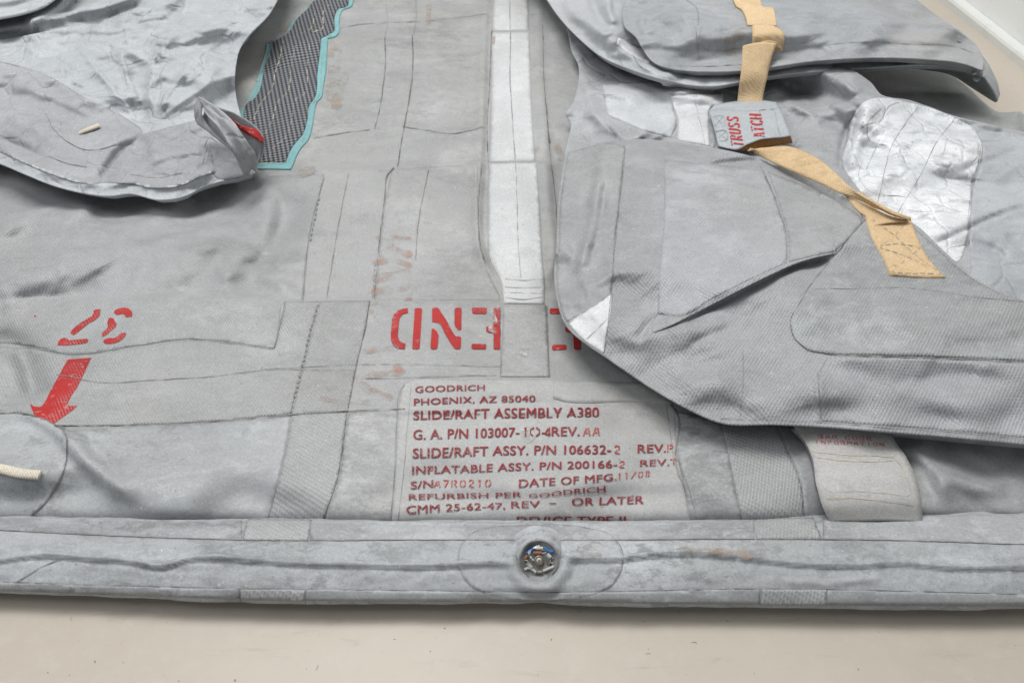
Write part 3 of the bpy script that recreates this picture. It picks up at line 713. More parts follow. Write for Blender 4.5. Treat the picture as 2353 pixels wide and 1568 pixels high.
# white marking strip
wt = patch('white_strip', ['main'], [(1136, -120, 'c'), (1216, -120, 'c'), (1213, 20), (1214, 70, 'c'), (1130, 71, 'c'), (1134, 20)], M['white'], main, .0012, 8)
patch('white_strip', ['main'], [(1130, 76, 'c'), (1215, 75, 'c'), (1219, 200), (1224, 300), (1229, 370, 'c'), (1124, 371, 'c'), (1128, 280), (1129, 180)], M['white'], main, .0012, 8)
patch('white_strip', ['main'], [(1124, 377, 'c'), (1232, 376, 'c'), (1240, 490), (1246, 600), (1250, 640), (1250, 699, 'c'), (1158, 697, 'c'), (1152, 650), (1128, 600), (1123, 500)], M['white'], main, .0012, 8)
lines('strip_seam', ['main'], [[(1172, -60), (1171, 20), (1172, 70)], [(1173, 77), (1172, 180), (1178, 290), (1183, 370)], [(1184, 378), (1188, 480), (1190, 560), (1196, 640)]], M['seamsoft'], main, 1.5, .0022)
lines('strip_seam', ['main'], [[(1160, 642), (1200, 645), (1250, 641)], [(1158, 660), (1210, 662), (1250, 660)], [(1158, 673), (1252, 676)], [(1160, 686), (1200, 690), (1252, 684)]], M['greystitch'], main, 1.0, .0022)
lines('strip_edge', ['main'], [[(1106, 374), (1100, 440), (1099, 520), (1106, 580), (1116, 604)], [(1130, 72), (1124, 200), (1118, 300), (1122, 372)], [(1255, 240), (1260, 330), (1268, 400), (1277, 480), (1280, 560)], [(1246, 60), (1250, 200), (1262, 330)]], M['seam'], main, 2.2, .0012)
patch('grey_tape', ['main'], [(1156, 702, 'c'), (1254, 702, 'c'), (1262, 866, 'c'), (1150, 866, 'c')], M['tape'], main, .0013, 7)
# rubber label with its print
lab = patch('label_patch', ['main'], [(960, 871, 'c'), (1250, 872), (1500, 880, 'c'), (1560, 960), (1552, 1060), (1570, 1120), (1588, 1204, 'c'), (900, 1204, 'c'), (908, 1100), (914, 960), (920, 905), (930, 880)], M['label'], main, .0011, 7)
patch('label_overlay', ['main'], [(1270, 875, 'c'), (1500, 882, 'c'), (1545, 928, 'c'), (1440, 924), (1290, 922), (1270, 916, 'c')], M['label'], main, .0017, 8)
lines('label_edge', ['main'], [[(1530, 935), (1540, 1000), (1548, 1060), (1575, 1130), (1592, 1196)], [(945, 890), (938, 960), (930, 1060), (915, 1195)], [(930, 884), (917, 905), (912, 960), (905, 1100), (896, 1195)], [(1548, 935), (1556, 1050), (1585, 1130), (1600, 1195)]], M['seamsoft'], main, 1.2, .0016)
# long seams
lines('seam', ['main'], [[(884, 84), (885, 150), (878, 215), (870, 262), (860, 300)], [(947, 82), (948, 160), (938, 240), (929, 290), (913, 384)], [(905, 386), (890, 404), (884, 450), (873, 540), (859, 689)],
     [(850, 692), (838, 760), (820, 835), (800, 938)], [(797, 950), (790, 1010), (775, 1100), (744, 1188)], [(125, 979), (300, 977), (480, 969), (662, 955), (800, 945), (930, 940)]], M['seam'], main, 2.0, .0016)
lines('seam', ['main'], [[(0, 952), (45, 950), (110, 968), (152, 1000), (157, 1030), (140, 1100), (112, 1148), (70, 1186)], [(1148, 704), (1150, 790), (1149, 866)], [(1256, 704), (1262, 866)], [(150, 985), (128, 980)]], M['seam'], main, 1.5, .0022)
lines('seam', ['main'], [[(95, 800), (140, 812), (310, 795), (430, 778), (520, 788), (630, 801)], [(130, 861), (250, 880), (330, 875), (480, 866), (600, 852), (820, 852)], [(800, 400), (770, 560), (750, 690)], [(745, 408), (715, 520), (696, 690)],
     [(655, 693), (640, 760), (630, 800)], [(620, 96), (680, 95), (800, 62), (1000, 48), (1120, 33)], [(886, 10), (890, 60), (884, 84)], [(955, 0), (956, 40), (950, 80)], [(720, 318), (800, 305), (850, 299)], [(924, 292), (980, 300), (1040, 308), (1110, 293)], [(700, 244), (740, 240)],
     [(600, 850), (830, 838), (1150, 842)], [(840, 870), (1000, 866), (1140, 862)], [(985, 390), (960, 520), (955, 600)]], M['seamsoft'], main, 1.2, .0016)
lines('stitch_row', ['main'], [[(733, 694), (716, 750), (700, 820), (685, 880), (668, 948)], [(862, 600), (855, 690)], [(735, 450), (712, 560)]], M['seamsoft'], main, 3.4, .0016, 0.6, (2, 1))
# painted marks
C7 = lambda L: [(806.5 + x*.2285, 504 + y*.2285) for x, y in L]
END = [C7(q) for q in (
 [(570, 895), (520, 900), (470, 920), (430, 960), (412, 1010), (400, 1150), (402, 1220), (425, 1270), (470, 1300), (540, 1308), (548, 1250), (510, 1240), (480, 1210), (470, 1170), (480, 1040), (490, 990), (520, 955), (572, 940)],
 [(640, 900), (655, 893), (700, 893), (713, 905), (690, 1290), (675, 1306), (625, 1306), (615, 1290)],
 [(815, 900), (830, 890), (870, 890), (885, 905), (960, 1020), (1000, 1100), (1040, 1165), (1055, 1178), (1090, 1178), (1105, 1190), (1103, 1290), (1090, 1306), (1050, 1306), (1030, 1290), (960, 1180), (900, 1060), (870, 1040), (815, 1030)],
 [(1040, 905), (1055, 890), (1100, 890), (1110, 900), (1108, 1100), (1095, 1118), (1075, 1112), (1045, 1075), (1038, 1050)],
 [(810, 1105), (830, 1100), (860, 1125), (880, 1170), (868, 1290), (855, 1308), (810, 1308), (798, 1295)],
 [(1215, 895), (1225, 888), (1355, 888), (1365, 900), (1362, 940), (1350, 950), (1230, 950), (1217, 940)],
 [(1210, 1265), (1220, 1253), (1350, 1255), (1360, 1268), (1355, 1300), (1345, 1308), (1220, 1306), (1208, 1292)],
 [(1440, 893), (1500, 890), (1497, 1308), (1440, 1308), (1430, 1295), (1432, 1145), (1380, 1140), (1358, 1125), (1357, 1090), (1370, 1075), (1430, 1072), (1430, 905)],
 [(1995, 905), (2005, 897), (2065, 897), (2100, 900), (2110, 950), (2005, 953), (1993, 940)],
 [(2020, 1275), (2030, 1262), (2150, 1262), (2165, 1275), (2160, 1310), (2030, 1318), (2018, 1305)],
 [(2150, 1085), (2170, 1078), (2230, 1078), (2300, 1100), (2308, 1300), (2295, 1314), (2250, 1312), (2238, 1300), (2230, 1150), (2190, 1140), (2152, 1130)])]
decal('stencilled_letters', ['main'], END, M['red'], main, .0009, 5, False)
C6 = lambda L: [(67.2 + x*.1972, 685.5 + y*.1972) for x, y in L]
NUM = [C6(q) for q in (
 [(755, 140), (790, 128), (833, 130), (828, 190), (805, 225), (770, 255), (700, 290), (630, 345), (560, 405), (515, 432), (480, 405), (500, 370), (570, 305), (660, 250), (730, 210), (748, 180)],
 [(330, 540), (345, 500), (370, 475), (410, 457), (440, 470), (465, 490), (560, 480), (670, 470), (690, 490), (680, 515), (655, 525), (500, 545), (400, 550), (330, 547)],
 [(985, 165), (1000, 140), (1050, 115), (1110, 108), (1160, 118), (1195, 150), (1205, 185), (1195, 215), (1125, 220), (1115, 190), (1085, 180), (1050, 190), (1020, 195)],
 [(925, 240), (945, 225), (975, 230), (992, 250), (1000, 275), (1022, 295), (1012, 330), (985, 355), (940, 390), (910, 420), (880, 440), (850, 447), (842, 425), (860, 395), (900, 360), (920, 330), (910, 290)],
 [(862, 505), (880, 480), (930, 462), (985, 465), (1030, 445), (1070, 405), (1110, 398), (1132, 410), (1120, 440), (1090, 475), (1050, 505), (990, 525), (920, 535), (875, 525)],
 [(60, 203), (75, 200), (86, 210), (75, 218), (62, 214)])]
decal('painted_number', ['main'], NUM, M['red'], main, .0008, 4, False)
decal('painted_arrow', ['main'], [C6([(455, 712), (725, 692), (615, 930), (560, 1040), (490, 1140), (438, 1248), (560, 1255), (500, 1310), (400, 1380), (330, 1430), (275, 1470), (180, 1430), (70, 1385), (10, 1230), (60, 1260), (120, 1268), (150, 1255), (200, 1180), (260, 1060), (310, 970), (360, 880), (400, 800)])], M['red'], main, .0008, 5, False)
def bar(x0, y0, x1, y1, w): 
    d = np.array([x1-x0, y1-y0], float); L = np.linalg.norm(d); d /= L; n = np.array([-d[1], d[0]])*w/2; a = np.array([x0, y0]); b = np.array([x1, y1])
    return [tuple(a+n), tuple(a+d*0-n*0-d*w*.3), tuple(a-n), tuple((a+b)/2-n*1.15), tuple(b-n), tuple(b+d*w*.3), tuple(b+n), tuple((a+b)/2+n*1.1)]
GH = [bar(865, 545, 905, 560, 9), bar(890, 568, 945, 586, 13), bar(900, 545, 945, 552, 8), bar(858, 604, 890, 600, 12), bar(912, 600, 944, 612, 11), bar(858, 640, 942, 628, 15), bar(856, 671, 900, 666, 16), bar(915, 665, 942, 662, 12), bar(930, 690, 945, 686, 6),
      bar(835, 698, 868, 696, 8), bar(845, 716, 866, 722, 12), bar(836, 805, 915, 800, 9), bar(905, 832, 918, 850, 16), bar(845, 862, 930, 853, 10), bar(810, 868, 850, 866, 8), bar(830, 880, 850, 900, 18), bar(850, 895, 900, 915, 12), bar(806, 922, 860, 925, 10), bar(750, 892, 775, 890, 8), bar(875, 590, 890, 584, 7), bar(735, 915, 790, 925, 8)]
decal('faded_lettering', ['main'], GH, M['ghost'], main, .0012, 6)
decal('rust_stain', ['main'], [bar(770, 110, 762, 230, 22), bar(792, 170, 770, 250, 16), bar(650, 80, 690, 60, 20), bar(590, 190, 600, 160, 12), bar(985, 10, 983, 60, 8), bar(690, 400, 720, 390, 20), bar(1236, 330, 1232, 350, 8), bar(1135, 85, 1133, 100, 8), bar(1275, 330, 1290, 370, 14)], M['stain'], main, .0026, 6)
decal('white_scuff', ['main'], [bar(1180, 800, 1215, 803, 4), bar(1185, 812, 1210, 818, 5), bar(1130, 712, 1138, 745, 8), bar(1124, 755, 1140, 765, 12), bar(1208, 985, 1214, 1012, 26), bar(1130, 770, 1138, 800, 4)], M['scuffw'], main, .0024, 5)
# label print
K = ['main']
def lp(x, y): return (873.7 + x*.3142, 840 + y*.3142)
text('label_print', K, [
 ('GOODRICH', [lp(258, 203), lp(500, 192), lp(762, 186)], 14, 12), ('PHOENIX, AZ 85040', [lp(248, 298), lp(680, 278), lp(1130, 266)], 16.5, 14.5),
 ('SLIDE/RAFT ASSEMBLY A380', [lp(243, 402), lp(900, 388), lp(1593, 381)], 22, 21.5),
 ('G. A. P/N 103007-', [lp(243, 545), lp(640, 535), lp(1015, 524)], 22, 21), ('REV.', [lp(1253, 520), lp(1455, 520)], 21),
 ('SLIDE/RAFT ASSY. P/N 106632-', [lp(238, 678), lp(900, 660), lp(1682, 650)], 22, 20), ('REV.', [lp(1878, 642), lp(2086, 638)], 18.5),
 ('INFLATABLE ASSY. P/N 200166-', [lp(232, 796), lp(850, 778), lp(1725, 750)], 18.5, 17), ('REV.', [lp(1895, 740), lp(2112, 734)], 15),
 ('S/N', [lp(222, 905), lp(385, 893)], 17.5), ('DATE OF MFG.', [lp(1015, 893), lp(1400, 868), lp(1720, 838)], 17.5, 15),
 ('REFURBISH PER', [lp(207, 985), lp(640, 970), lp(1035, 958)], 13.5, 12), ('GOODRICH', [lp(1085, 962), lp(1200, 958), lp(1350, 940), lp(1638, 918)], 8.5, 13.5),
 ('CMM 25-62-47,', [lp(190, 1082), lp(550, 1062), lp(915, 1046)], 17, 14), ('REV', [lp(960, 1040), lp(1165, 1035)], 15), ('-', [lp(1235, 1024), lp(1280, 1022)], 15), ('OR LATER', [lp(1395, 1022), lp(1922, 1012)], 18, 19),
 ('DEVICE TYPE II', [(1188, 1206), (1436, 1206)], 23)], M['maroon'], lab, 0.0, .0024)
stencil('label_stencil', K, [('AA', lp(1480, 520), lp(1600, 516), (2, -20)), ('2', lp(1702, 648), lp(1750, 648), (1, -18)), ('P', lp(2095, 638), lp(2142, 636), (0, -17)), ('2', lp(1735, 750), lp(1783, 748), (1, -15)), ('T', lp(2118, 728), lp(2166, 724), (0, -12)),
 ('A7R0210', lp(392, 893), lp(812, 886), (1, -16)), ('11/08', lp(1722, 836), lp(1968, 814), (1, -14))], M['rust'], lab, .0022, .17)
stencil('label_stencil', K, [('1', lp(1035, 526), lp(1078, 525), (1, -21)), ('O', lp(1085, 526), lp(1170, 524), (1, -21)), ('4', lp(1198, 526), lp(1246, 524), (1, -21))], M['maroon'], lab, .0026, .15)
text('label_print_dash', K, [('-', [lp(1180, 522), lp(1202, 522)], 21)], M['maroon'], lab, 0.0, .0024)

# black woven strap with turquoise binding
C8 = lambda L: [(537.6 + q[0]*.2571, q[1]*.2571) + tuple(q[2:]) for q in L]
ms = patch('binding', ['main'], C8([(735, -200, 'c'), (735, 0), (690, 50), (640, 95), (600, 145), (540, 190), (500, 230), (465, 310), (410, 350), (360, 385), (300, 392, 'c'), (288, 480), (265, 540), (245, 600), (215, 700), (180, 800), (140, 870), (100, 950), (45, 1010), (40, 1100), (120, 1350), (200, 1480, 'c'), (205, 1515, 'c'), (508, 1522, 'c'), (530, 1480), (560, 1400), (600, 1330), (660, 1260), (690, 1180), (720, 1000), (740, 920), (780, 880), (797, 790), (820, 650), (832, 480), (838, 352, 'c'), (900, 340), (940, 290), (940, 200), (970, 100), (1050, 65), (1072, -20), (1080, -200, 'c')]), M['turq'], main, .0020, 5)
ms.name = 'woven_strap'
patch('woven_centre', ['main'], C8([(786, -200, 'c'), (776, -10), (706, 30), (651, 100), (606, 140), (551, 200), (506, 285), (426, 345), (343, 390, 'c'), (321, 510), (288, 570), (258, 700), (231, 815), (176, 900), (126, 930), (91, 995), (96, 1100), (166, 1320), (221, 1462, 'c'), (464, 1464, 'c'), (496, 1380), (554, 1285), (614, 1215), (654, 1090), (674, 955), (719, 890), (749, 640), (769, 480), (782, 355, 'c'), (844, 325), (894, 290), (899, 170), (929, 98), (1014, 65), (1032, -20), (1036, -200, 'c')]), M['mesh'], ms, .0027, 5)
lines('strap_stitch', ['main'], [C8(q) for q in ([(440, 380), (415, 540), (380, 640), (335, 820), (290, 880), (230, 960), (180, 1080)], [(560, 380), (530, 520), (510, 660), (475, 850), (400, 920), (350, 1080), (280, 1210)], [(685, 370), (655, 600), (625, 860), (560, 900), (520, 1080), (450, 1260), (360, 1330), (310, 1440)], [(850, 60), (800, 120), (790, 270), (690, 310)], [(720, 130), (690, 270), (600, 320)], [(205, 1475), (440, 1472)])], M['stitch'], ms, 1.3, .0034, .4, (3, 2))
lines('binding_stitch', ['main'], [C8(q) for q in ([(800, 365), (785, 600), (750, 880), (690, 960), (660, 1150), (610, 1280), (530, 1380), (490, 1460)], [(330, 400), (290, 560), (235, 720), (195, 840), (100, 960)], [(935, 95), (910, 200), (905, 300), (850, 335)])], M['greystitch'], ms, 1.2, .0030, .3, (3, 2))

# pocket for the bar code card
pk = loft('barcode_pocket', [(1822, 978, .060), (1850, 1015, .060), (1866, 1050, .059), (1875, 1110, .058), (1890, 1165, .050), (1906, 1200, .036)], [(2035, 985, .060), (2058, 1015, .060), (2085, 1055, .059), (2105, 1095, .058), (2116, 1150, .051), (2120, 1200, .036)], M['pocket'], raft, 14, .004, 'pocket', .0008)
C5 = lambda L: [(1814.5 + x*.17144, 940.9 + y*.17144) for x, y in L]
stencil('pocket_print', ['pocket'], [('BAR', C5([(375, 380)])[0], C5([(640, 395)])[0], (-1.5, -8.5)), ('CODE', C5([(735, 402)])[0], C5([(1100, 412)])[0], (-1.5, -8.5)), ('INFORMATION', C5([(330, 455)])[0], C5([(1265, 490)])[0], (-1.5, -8.2))], M['red2'], pk, .0007, .17)
lines('pocket_stitch', ['pocket'], [C5(q) for q in ([(180, 280), (310, 548), (500, 580), (800, 605), (1100, 612), (1410, 598), (1370, 500), (1270, 370)], [(355, 632), (600, 670), (900, 690), (1200, 695), (1445, 700), (1540, 860), (1610, 1130), (1300, 1118), (900, 1090), (465, 1045), (400, 800), (360, 640)], [(485, 1180), (800, 1180), (1200, 1215), (1650, 1275)], [(485, 1180), (495, 1360)], [(1650, 1275), (1660, 1370)], [(500, 1360), (640, 1345), (740, 1385), (900, 1392)], [(490, 1195), (620, 1200), (760, 1190)])], M['stitch'], pk, 1.6, .0006, .6, None)
loft('pocket_edge', [(1815, 985, .054), (1846, 1020, .053), (1862, 1055, .052), (1872, 1110, .051)], [(1828, 985, .059), (1853, 1016, .058), (1868, 1052, .057), (1876, 1110, .056)], M['plain'], pk, 3)

# ---- front tube
def px_interp(pts):
    a = catmull(pts, False, 20); return lambda x: np.interp(x, a[:, 0], a[:, 1])
top_row = px_interp([(-500, 1178), (0, 1184), (700, 1191), (1300, 1194), (1600, 1192), (1900, 1185), (2352, 1174), (2860, 1160)])
bot_row = px_interp([(-500, 1348), (0, 1363), (400, 1378), (800, 1387), (1290, 1389), (1700, 1395), (2352, 1398), (2860, 1400)])
WELT = [(-500, 1285), (0, 1287), (40, 1281), (100, 1275), (200, 1282), (300, 1290), (380, 1301), (430, 1286), (500, 1283), (560, 1287), (700, 1297), (800, 1298), (900, 1301), (1050, 1299), (1150, 1294), (1200, 1300), (1340, 1284), (1400, 1287), (1500, 1275), (1600, 1272), (1700, 1281), (1800, 1293), (1950, 1300), (2060, 1294), (2200, 1305), (2352, 1302), (2860, 1310)]
xs = np.linspace(-560, 2880, 760)
PH = np.r_[np.linspace(-110, -40, 8)[:-1], np.linspace(-40, 150, 74)]
V = []
TB, TZ = 0.0198, 0.0225                                  # half height and centre height of the lying tube
for x in xs:
    nrm = []
    for r, sg in ((float(top_row(x)), 1), (float(bot_row(x)), -1)):
        dd = ray(np.array([CW/2, r])); n2 = np.array([-dd[2], dd[1]])*sg; n2 /= np.linalg.norm(n2); nrm.append((n2, n2[1]*CAM_H))
    lo, hi = 0.01, 0.2
    for _ in range(30):
        a = (lo+hi)/2; sup = [math.hypot(a*n2[0], TB*n2[1]) for n2, _c in nrm]
        yc0 = (nrm[0][1] - sup[0] - nrm[0][0][1]*TZ)/nrm[0][0][0]; yc1 = (nrm[1][1] - sup[1] - nrm[1][0][1]*TZ)/nrm[1][0][0]
        if yc0 > yc1: lo = a
        else: hi = a
    yc = (yc0+yc1)/2
    X = unproj(np.array([[x, 1290.0]]), np.array([0.06]))[0][0]
    for ph in PH:
        p = math.radians(ph); V.append((X, yc - a*math.sin(p), TZ + TB*math.cos(p)))
V = np.array(V); nph = len(PH); nx = len(xs)
G3 = V.reshape(nx, nph, 3)
du = np.gradient(G3, axis=0); dv = np.gradient(G3, axis=1); NN = np.cross(du, dv); NN /= np.linalg.norm(NN, axis=2)[..., None]
if NN[nx//2, 20, 2] < 0: NN = -NN
q = proj(V); wl = catmull(WELT, False, 12)
d, sd, al = segdist(q, wl); d = d*sd
wm = 1 + 0.25*vnoise(q[:, 0]/70.0, q[:, 0]*0)
disp = wm*(0.0052*np.where(d > 0, np.exp(-(d/3.4)**2), np.exp(-(d/8.0)**2)) - 0.0008*np.exp(-((d-8)/5)**2)) + 0.0009*vnoise(q[:, 0]/11.0, q[:, 1]/30.0)*np.exp(-(d/22)**2) + 0.0006*np.exp(-((d+20)/5)**2)
rr = np.hypot(q[:, 0]-1238, (q[:, 1]-1287)*1.0)
disp = disp*np.clip((rr-50)/30, 0, 1) + 0.0030*np.exp(-((rr-64)/16)**2) - 0.0035*np.exp(-((rr-84)/16)**2)*(q[:, 1] > 1287)
disp = disp - 0.008*np.clip((52-rr)/8, 0, 1)
lip = np.abs(q[:, 0]-1238); disp += 0.0026*np.exp(-((q[:, 1]-(1352-0.0011*(lip**2)))/7)**2)*np.exp(-(lip/95)**4)
bx = V[:, 0]; by = q[:, 1]/900.0
disp += 0.0010*fbm(bx*9, by*16, 4) + 0.0006*fbm(bx*40, by*30, 3)
disp += 0.002*np.exp(-(segdist(q, [(1820, 1335), (1900, 1342), (2010, 1328)])[0]/9)**2) + 0.0012*np.exp(-(segdist(q, [(430, 1250), (600, 1262), (760, 1256)])[0]/10)**2)
V = V + NN.reshape(-1, 3)*disp[:, None]
F = [(i*nph+j, i*nph+j+1, (i+1)*nph+j+1, (i+1)*nph+j) for i in range(nx-1) for j in range(nph-1)]
if not _facing(V, F[len(F)//2][:3]): F = [f[::-1] for f in F]
tube = mesh_obj('front_tube', V, F, M['tube'], raft); finish_bvh('tube', V, F)
T = ['tube']
UP = [(-400, 1205), (0, 1218), (200, 1228), (560, 1240), (1000, 1240), (1300, 1241), (1740, 1238), (2100, 1242), (2352, 1250), (2760, 1252)]
LO = [(-400, 1322), (0, 1335), (550, 1350), (900, 1354), (1300, 1358), (1750, 1351), (2352, 1363), (2760, 1370)]
def band(curve, edge, x0, x1, off0, off1):
    c = px_interp(curve); xs_ = np.linspace(x0, x1, max(3, int((x1-x0)/30)))
    return [(x, float(c(x)) + off0) + (('c',) if k in (0, len(xs_)-1) else ()) for k, x in enumerate(xs_)] + [(x, float(edge(x)) + off1) + (('c',) if k in (0, len(xs_)-1) else ()) for k, x in enumerate(xs_[::-1])]
patch('upper_band', T, band(UP, top_row, -380, 555, 0, 6), M['tubeband'], tube, .0007, 9)
patch('upper_band', T, band(UP, top_row, 712, 1732, 0, 6), M['tubeband'], tube, .0007, 9)
patch('upper_band', T, band(UP, top_row, 1890, 2740, 0, 6), M['tubeband'], tube, .0007, 9)
patch('lower_band', T, band(LO, bot_row, -380, 550, 0, -8), M['tubeband'], tube, .0006, 8)
patch('lower_band', T, band(LO, bot_row, 703, 1745, 0, -8), M['tubeband'], tube, .0006, 8)
patch('lower_band', T, band(LO, bot_row, 1900, 2740, 0, -8), M['tubeband'], tube, .0006, 8)
patch('perforated_tape', T, [(570, 1192, 'c'), (716, 1194, 'c'), (706, 1242, 'c'), (557, 1240, 'c')], M['perf'], tube, .0007, 7)
patch('perforated_tape', T, [(552, 1351, 'c'), (701, 1354, 'c'), (701, 1380, 'c'), (552, 1376, 'c')], M['perf'], tube, .0006, 7)
patch('perforated_tape', T, [(1728, 1192, 'c'), (1868, 1189, 'c'), (1887, 1239, 'c'), (1738, 1239, 'c')], M['perf'], tube, .0009, 7)
patch('perforated_tape', T, [(1750, 1353, 'c'), (1899, 1354, 'c'), (1897, 1388, 'c'), (1746, 1388, 'c')], M['perf'], tube, .0009, 7)
ov = [(1140, 1209), (1340, 1212), (1400, 1228), (1428, 1260), (1430, 1300), (1405, 1345), (1350, 1366), (1140, 1366), (1085, 1348), (1055, 1305), (1055, 1262), (1085, 1225)]
patch('light_patch', T, ov, M['tube'], tube, .0005, 8)
lines('seam', T, [UP, LO, [(716, 1196), (706, 1243)], [(558, 1240), (567, 1196)], [(1728, 1193), (1738, 1238)], [(1868, 1190), (1887, 1238)], [(552, 1352), (552, 1380)], [(701, 1354), (702, 1385)], [(1750, 1353), (1746, 1390)], [(1898, 1353), (1897, 1392)], [(40, 1335), (90, 1305), (150, 1280)]], M['seamsoft'], tube, 1.5, .0010)
lines('patch_edge', T, [ov + ov[:1]], M['seamsoft'], tube, 0.9, .0009)
decal('glue_stain', T, [bar(1640, 1265, 1730, 1272, 12), bar(1560, 1262, 1650, 1264, 6), bar(1465, 1320, 1480, 1345, 14), bar(1330, 1270, 1380, 1276, 6)], M['stain'], tube, .0018, 5)

# sea light on the tube
lc, ln = cast(T, (1238, 1285)); ln = Vector((0, -0.62, 0.78)).normalized(); ce = unproj(np.array([[1238., 1285.]]), np.array([lc.z + 0.008]))[0]
lc = Vector(ce); lr = 0.0186
ex = Vector((1, 0, 0)); ey = ln.cross(ex).normalized()
def LP(x, y, z): return lc + ex*(x*lr) + ey*(y*lr) + ln*(z*lr)
def lathe(name, prof, mat, parent, n=40, off=(0, 0)):
    V, F = [], []
    for r, z in prof:
        for k in range(n):
            t = 2*math.pi*k/n; V.append(LP(off[0] + r*math.cos(t), off[1] + r*math.sin(t), z))
    for i in range(len(prof)-1):
        for k in range(n): F.append((i*n+k, i*n+(k+1) % n, (i+1)*n+(k+1) % n, (i+1)*n+k))
    return mesh_obj(name, V, F, mat, parent)
light = lathe('sea_light', [(1.10, -.35), (1.10, -.05), (1.06, .06), (0.99, .06), (.98, .0), (0.0, -.02)], M['socketgrey'], raft)
lathe('collar', [(1.75, -.75), (1.5, -.5), (1.32, -.26), (1.2, -.08), (1.12, .0), (1.08, .02), (1.05, -.02)], M['tube'], light)
lathe('dome', [(1.0, .02), (.98, .16), (.90, .32), (.74, .45), (.5, .54), (.25, .58), (0.001, .59)], M['glass'], light)
lathe('bulb_socket', [(.26, -.12), (.26, .16), (.18, .2), (.17, .1), (.0, .1)], M['metal'], light, 24)
lathe('bulb_tip', [(.15, .1), (.15, .2), (.09, .25), (.0, .26)], M['whitewire'], light, 20)
lathe('bulb_contact', [(.06, .24), (.05, .28), (.0, .285)], M['brown'], light, 16)
def rod(name, pts, r, mat):
    c = catmull([tuple(p) for p in pts], False, .06); P = [LP(*p) for p in c]; V, F = [], []; n = 8
    for i, p in enumerate(P):
        t = (P[min(i+1, len(P)-1)] - P[max(i-1, 0)]).normalized(); a = t.orthogonal().normalized(); b = t.cross(a)
        for k in range(n): V.append(p + (a*math.cos(2*math.pi*k/n) + b*math.sin(2*math.pi*k/n))*r*lr)
    F = [(i*n+k, i*n+(k+1) % n, (i+1)*n+(k+1) % n, (i+1)*n+k) for i in range(len(P)-1) for k in range(n)] + [tuple(range(n)), tuple(range((len(P)-1)*n, len(P)*n))]
    return mesh_obj(name, V, F, mat, light)
rod('blue_wire', [(-.66, .36, .05), (-.45, .5, .1), (-.22, .66, .1)], .075, M['blue'])
rod('blue_wire', [(.24, .68, .1), (.45, .5, .1), (.58, .44, .08), (.78, .48, .05)], .075, M['blue'])
rod('sleeve', [(-.2, .62, .1), (.22, .62, .1)], .09, M['whitewire'])
rod('resistor', [(-.33, .38, .08), (.12, .38, .08)], .1, M['brown'])
rod('resistor', [(-.76, .08, .05), (-.62, .24, .05)], .08, M['brown'])
rod('loop_wire', [(.12, .5, .1), (.3, .54, .12), (.4, .44, .12), (.25, .36, .1), (.08, .4, .1)], .025, M['whitewire'])
rod('capacitor', [(.42, .34, .06), (.62, .12, .06)], .12, M['whitewire'])
rod('capacitor', [(-.6, -.2, .05), (-.4, -.42, .05)], .11, M['whitewire'])
rod('capacitor', [(.42, -.14, .05), (.58, -.22, .05)], .09, M['metal'])
rod('capacitor', [(-.5, .22, .05), (-.36, .04, .08), (-.28, -.02, .08)], .05, M['whitewire'])
rod('white_wire', [(-.76, -.5, .0), (-.55, -.42, .06), (-.35, -.5, .06), (-.16, -.66, .05)], .075, M['whitewire'])
rod('white_wire', [(.22, -.58, .05), (.5, -.46, .06), (.8, -.34, .0)], .075, M['whitewire'])
rod('sleeve', [(-.12, -.64, .05), (.2, -.64, .05)], .08, M['metal'])
rod('loop_wire', [(-.8, .0, .05), (-.62, -.04, .06), (-.58, -.14, .06), (-.68, -.24, .05)], .03, M['whitewire'])
rod('loop_wire', [(.78, .12, .05), (.62, .02, .06), (.6, -.1, .06), (.74, -.18, .05)], .03, M['whitewire'])

# ---- left flap
h2 = HF([(0, 372, .078), (190, 441, .076), (300, 443, .072), (365, 457, .068), (450, 440, .066), (560, 405, .070), (60, 300, .085), (200, 330, .085), (300, 390, .080), (420, 370, .084), (520, 340, .088), (500, 270, .100), (540, 240, .090),
         (330, 300, .088), (250, 180, .112), (400, 180, .118), (450, 120, .125), (540, 120, .105), (600, 50, .120), (100, 110, .112), (0, 95, .116), (110, 75, .124), (225, 62, .128), (285, 70, .124), (385, 55, .132), (400, 30, .134), (500, 20, .132), (0, 20, .10), (300, -60, .14), (600, -200, .14), (-300, 100, .1), (-300, 300, .085)], 45, 3.0, 1.2, 1, 0.92)
h2.stepf([(-80, 118), (0, 138), (100, 165), (200, 222), (300, 272), (328, 300)], -.010, 7)
h2.ridge([(330, 298), (318, 320), (280, 342), (250, 382), (224, 424)], -.009, 9, 20, .15)
h2.ridge([(336, 296), (400, 262), (470, 222), (510, 180), (530, 140)], .007, 18, 34, .3)
h2.ridge([(350, 310), (430, 290), (480, 300)], .006, 20, 20, .3)
h2.ridge([(640, -20), (600, 45), (552, 105), (520, 140)], .010, 30, 30, .2)
h2.ridge([(290, 150), (310, 220), (330, 290)], -.004, 22, 30, .2)
h2.ridge([(365, 140), (355, 200), (345, 270)], .006, 14, 12, .25)
h2.ridge([(470, 130), (440, 160), (410, 200)], .005, 10, 8, .3)
h2.ridge([(525, 130), (520, 190), (515, 240)], -.004, 18, 18, .3)
h2.ridge([(0, 345), (60, 372), (120, 397), (190, 417), (250, 424), (300, 418), (365, 430), (425, 420), (455, 404), (500, 388), (545, 372)], .010, 16, 9, .04, 1.2)
h2.ridge([(0, 322), (50, 340), (110, 368)], -.006, 6, 10, .25)
h2.ridge([(120, 165), (160, 185), (215, 200)], .006, 10, 10, .3)
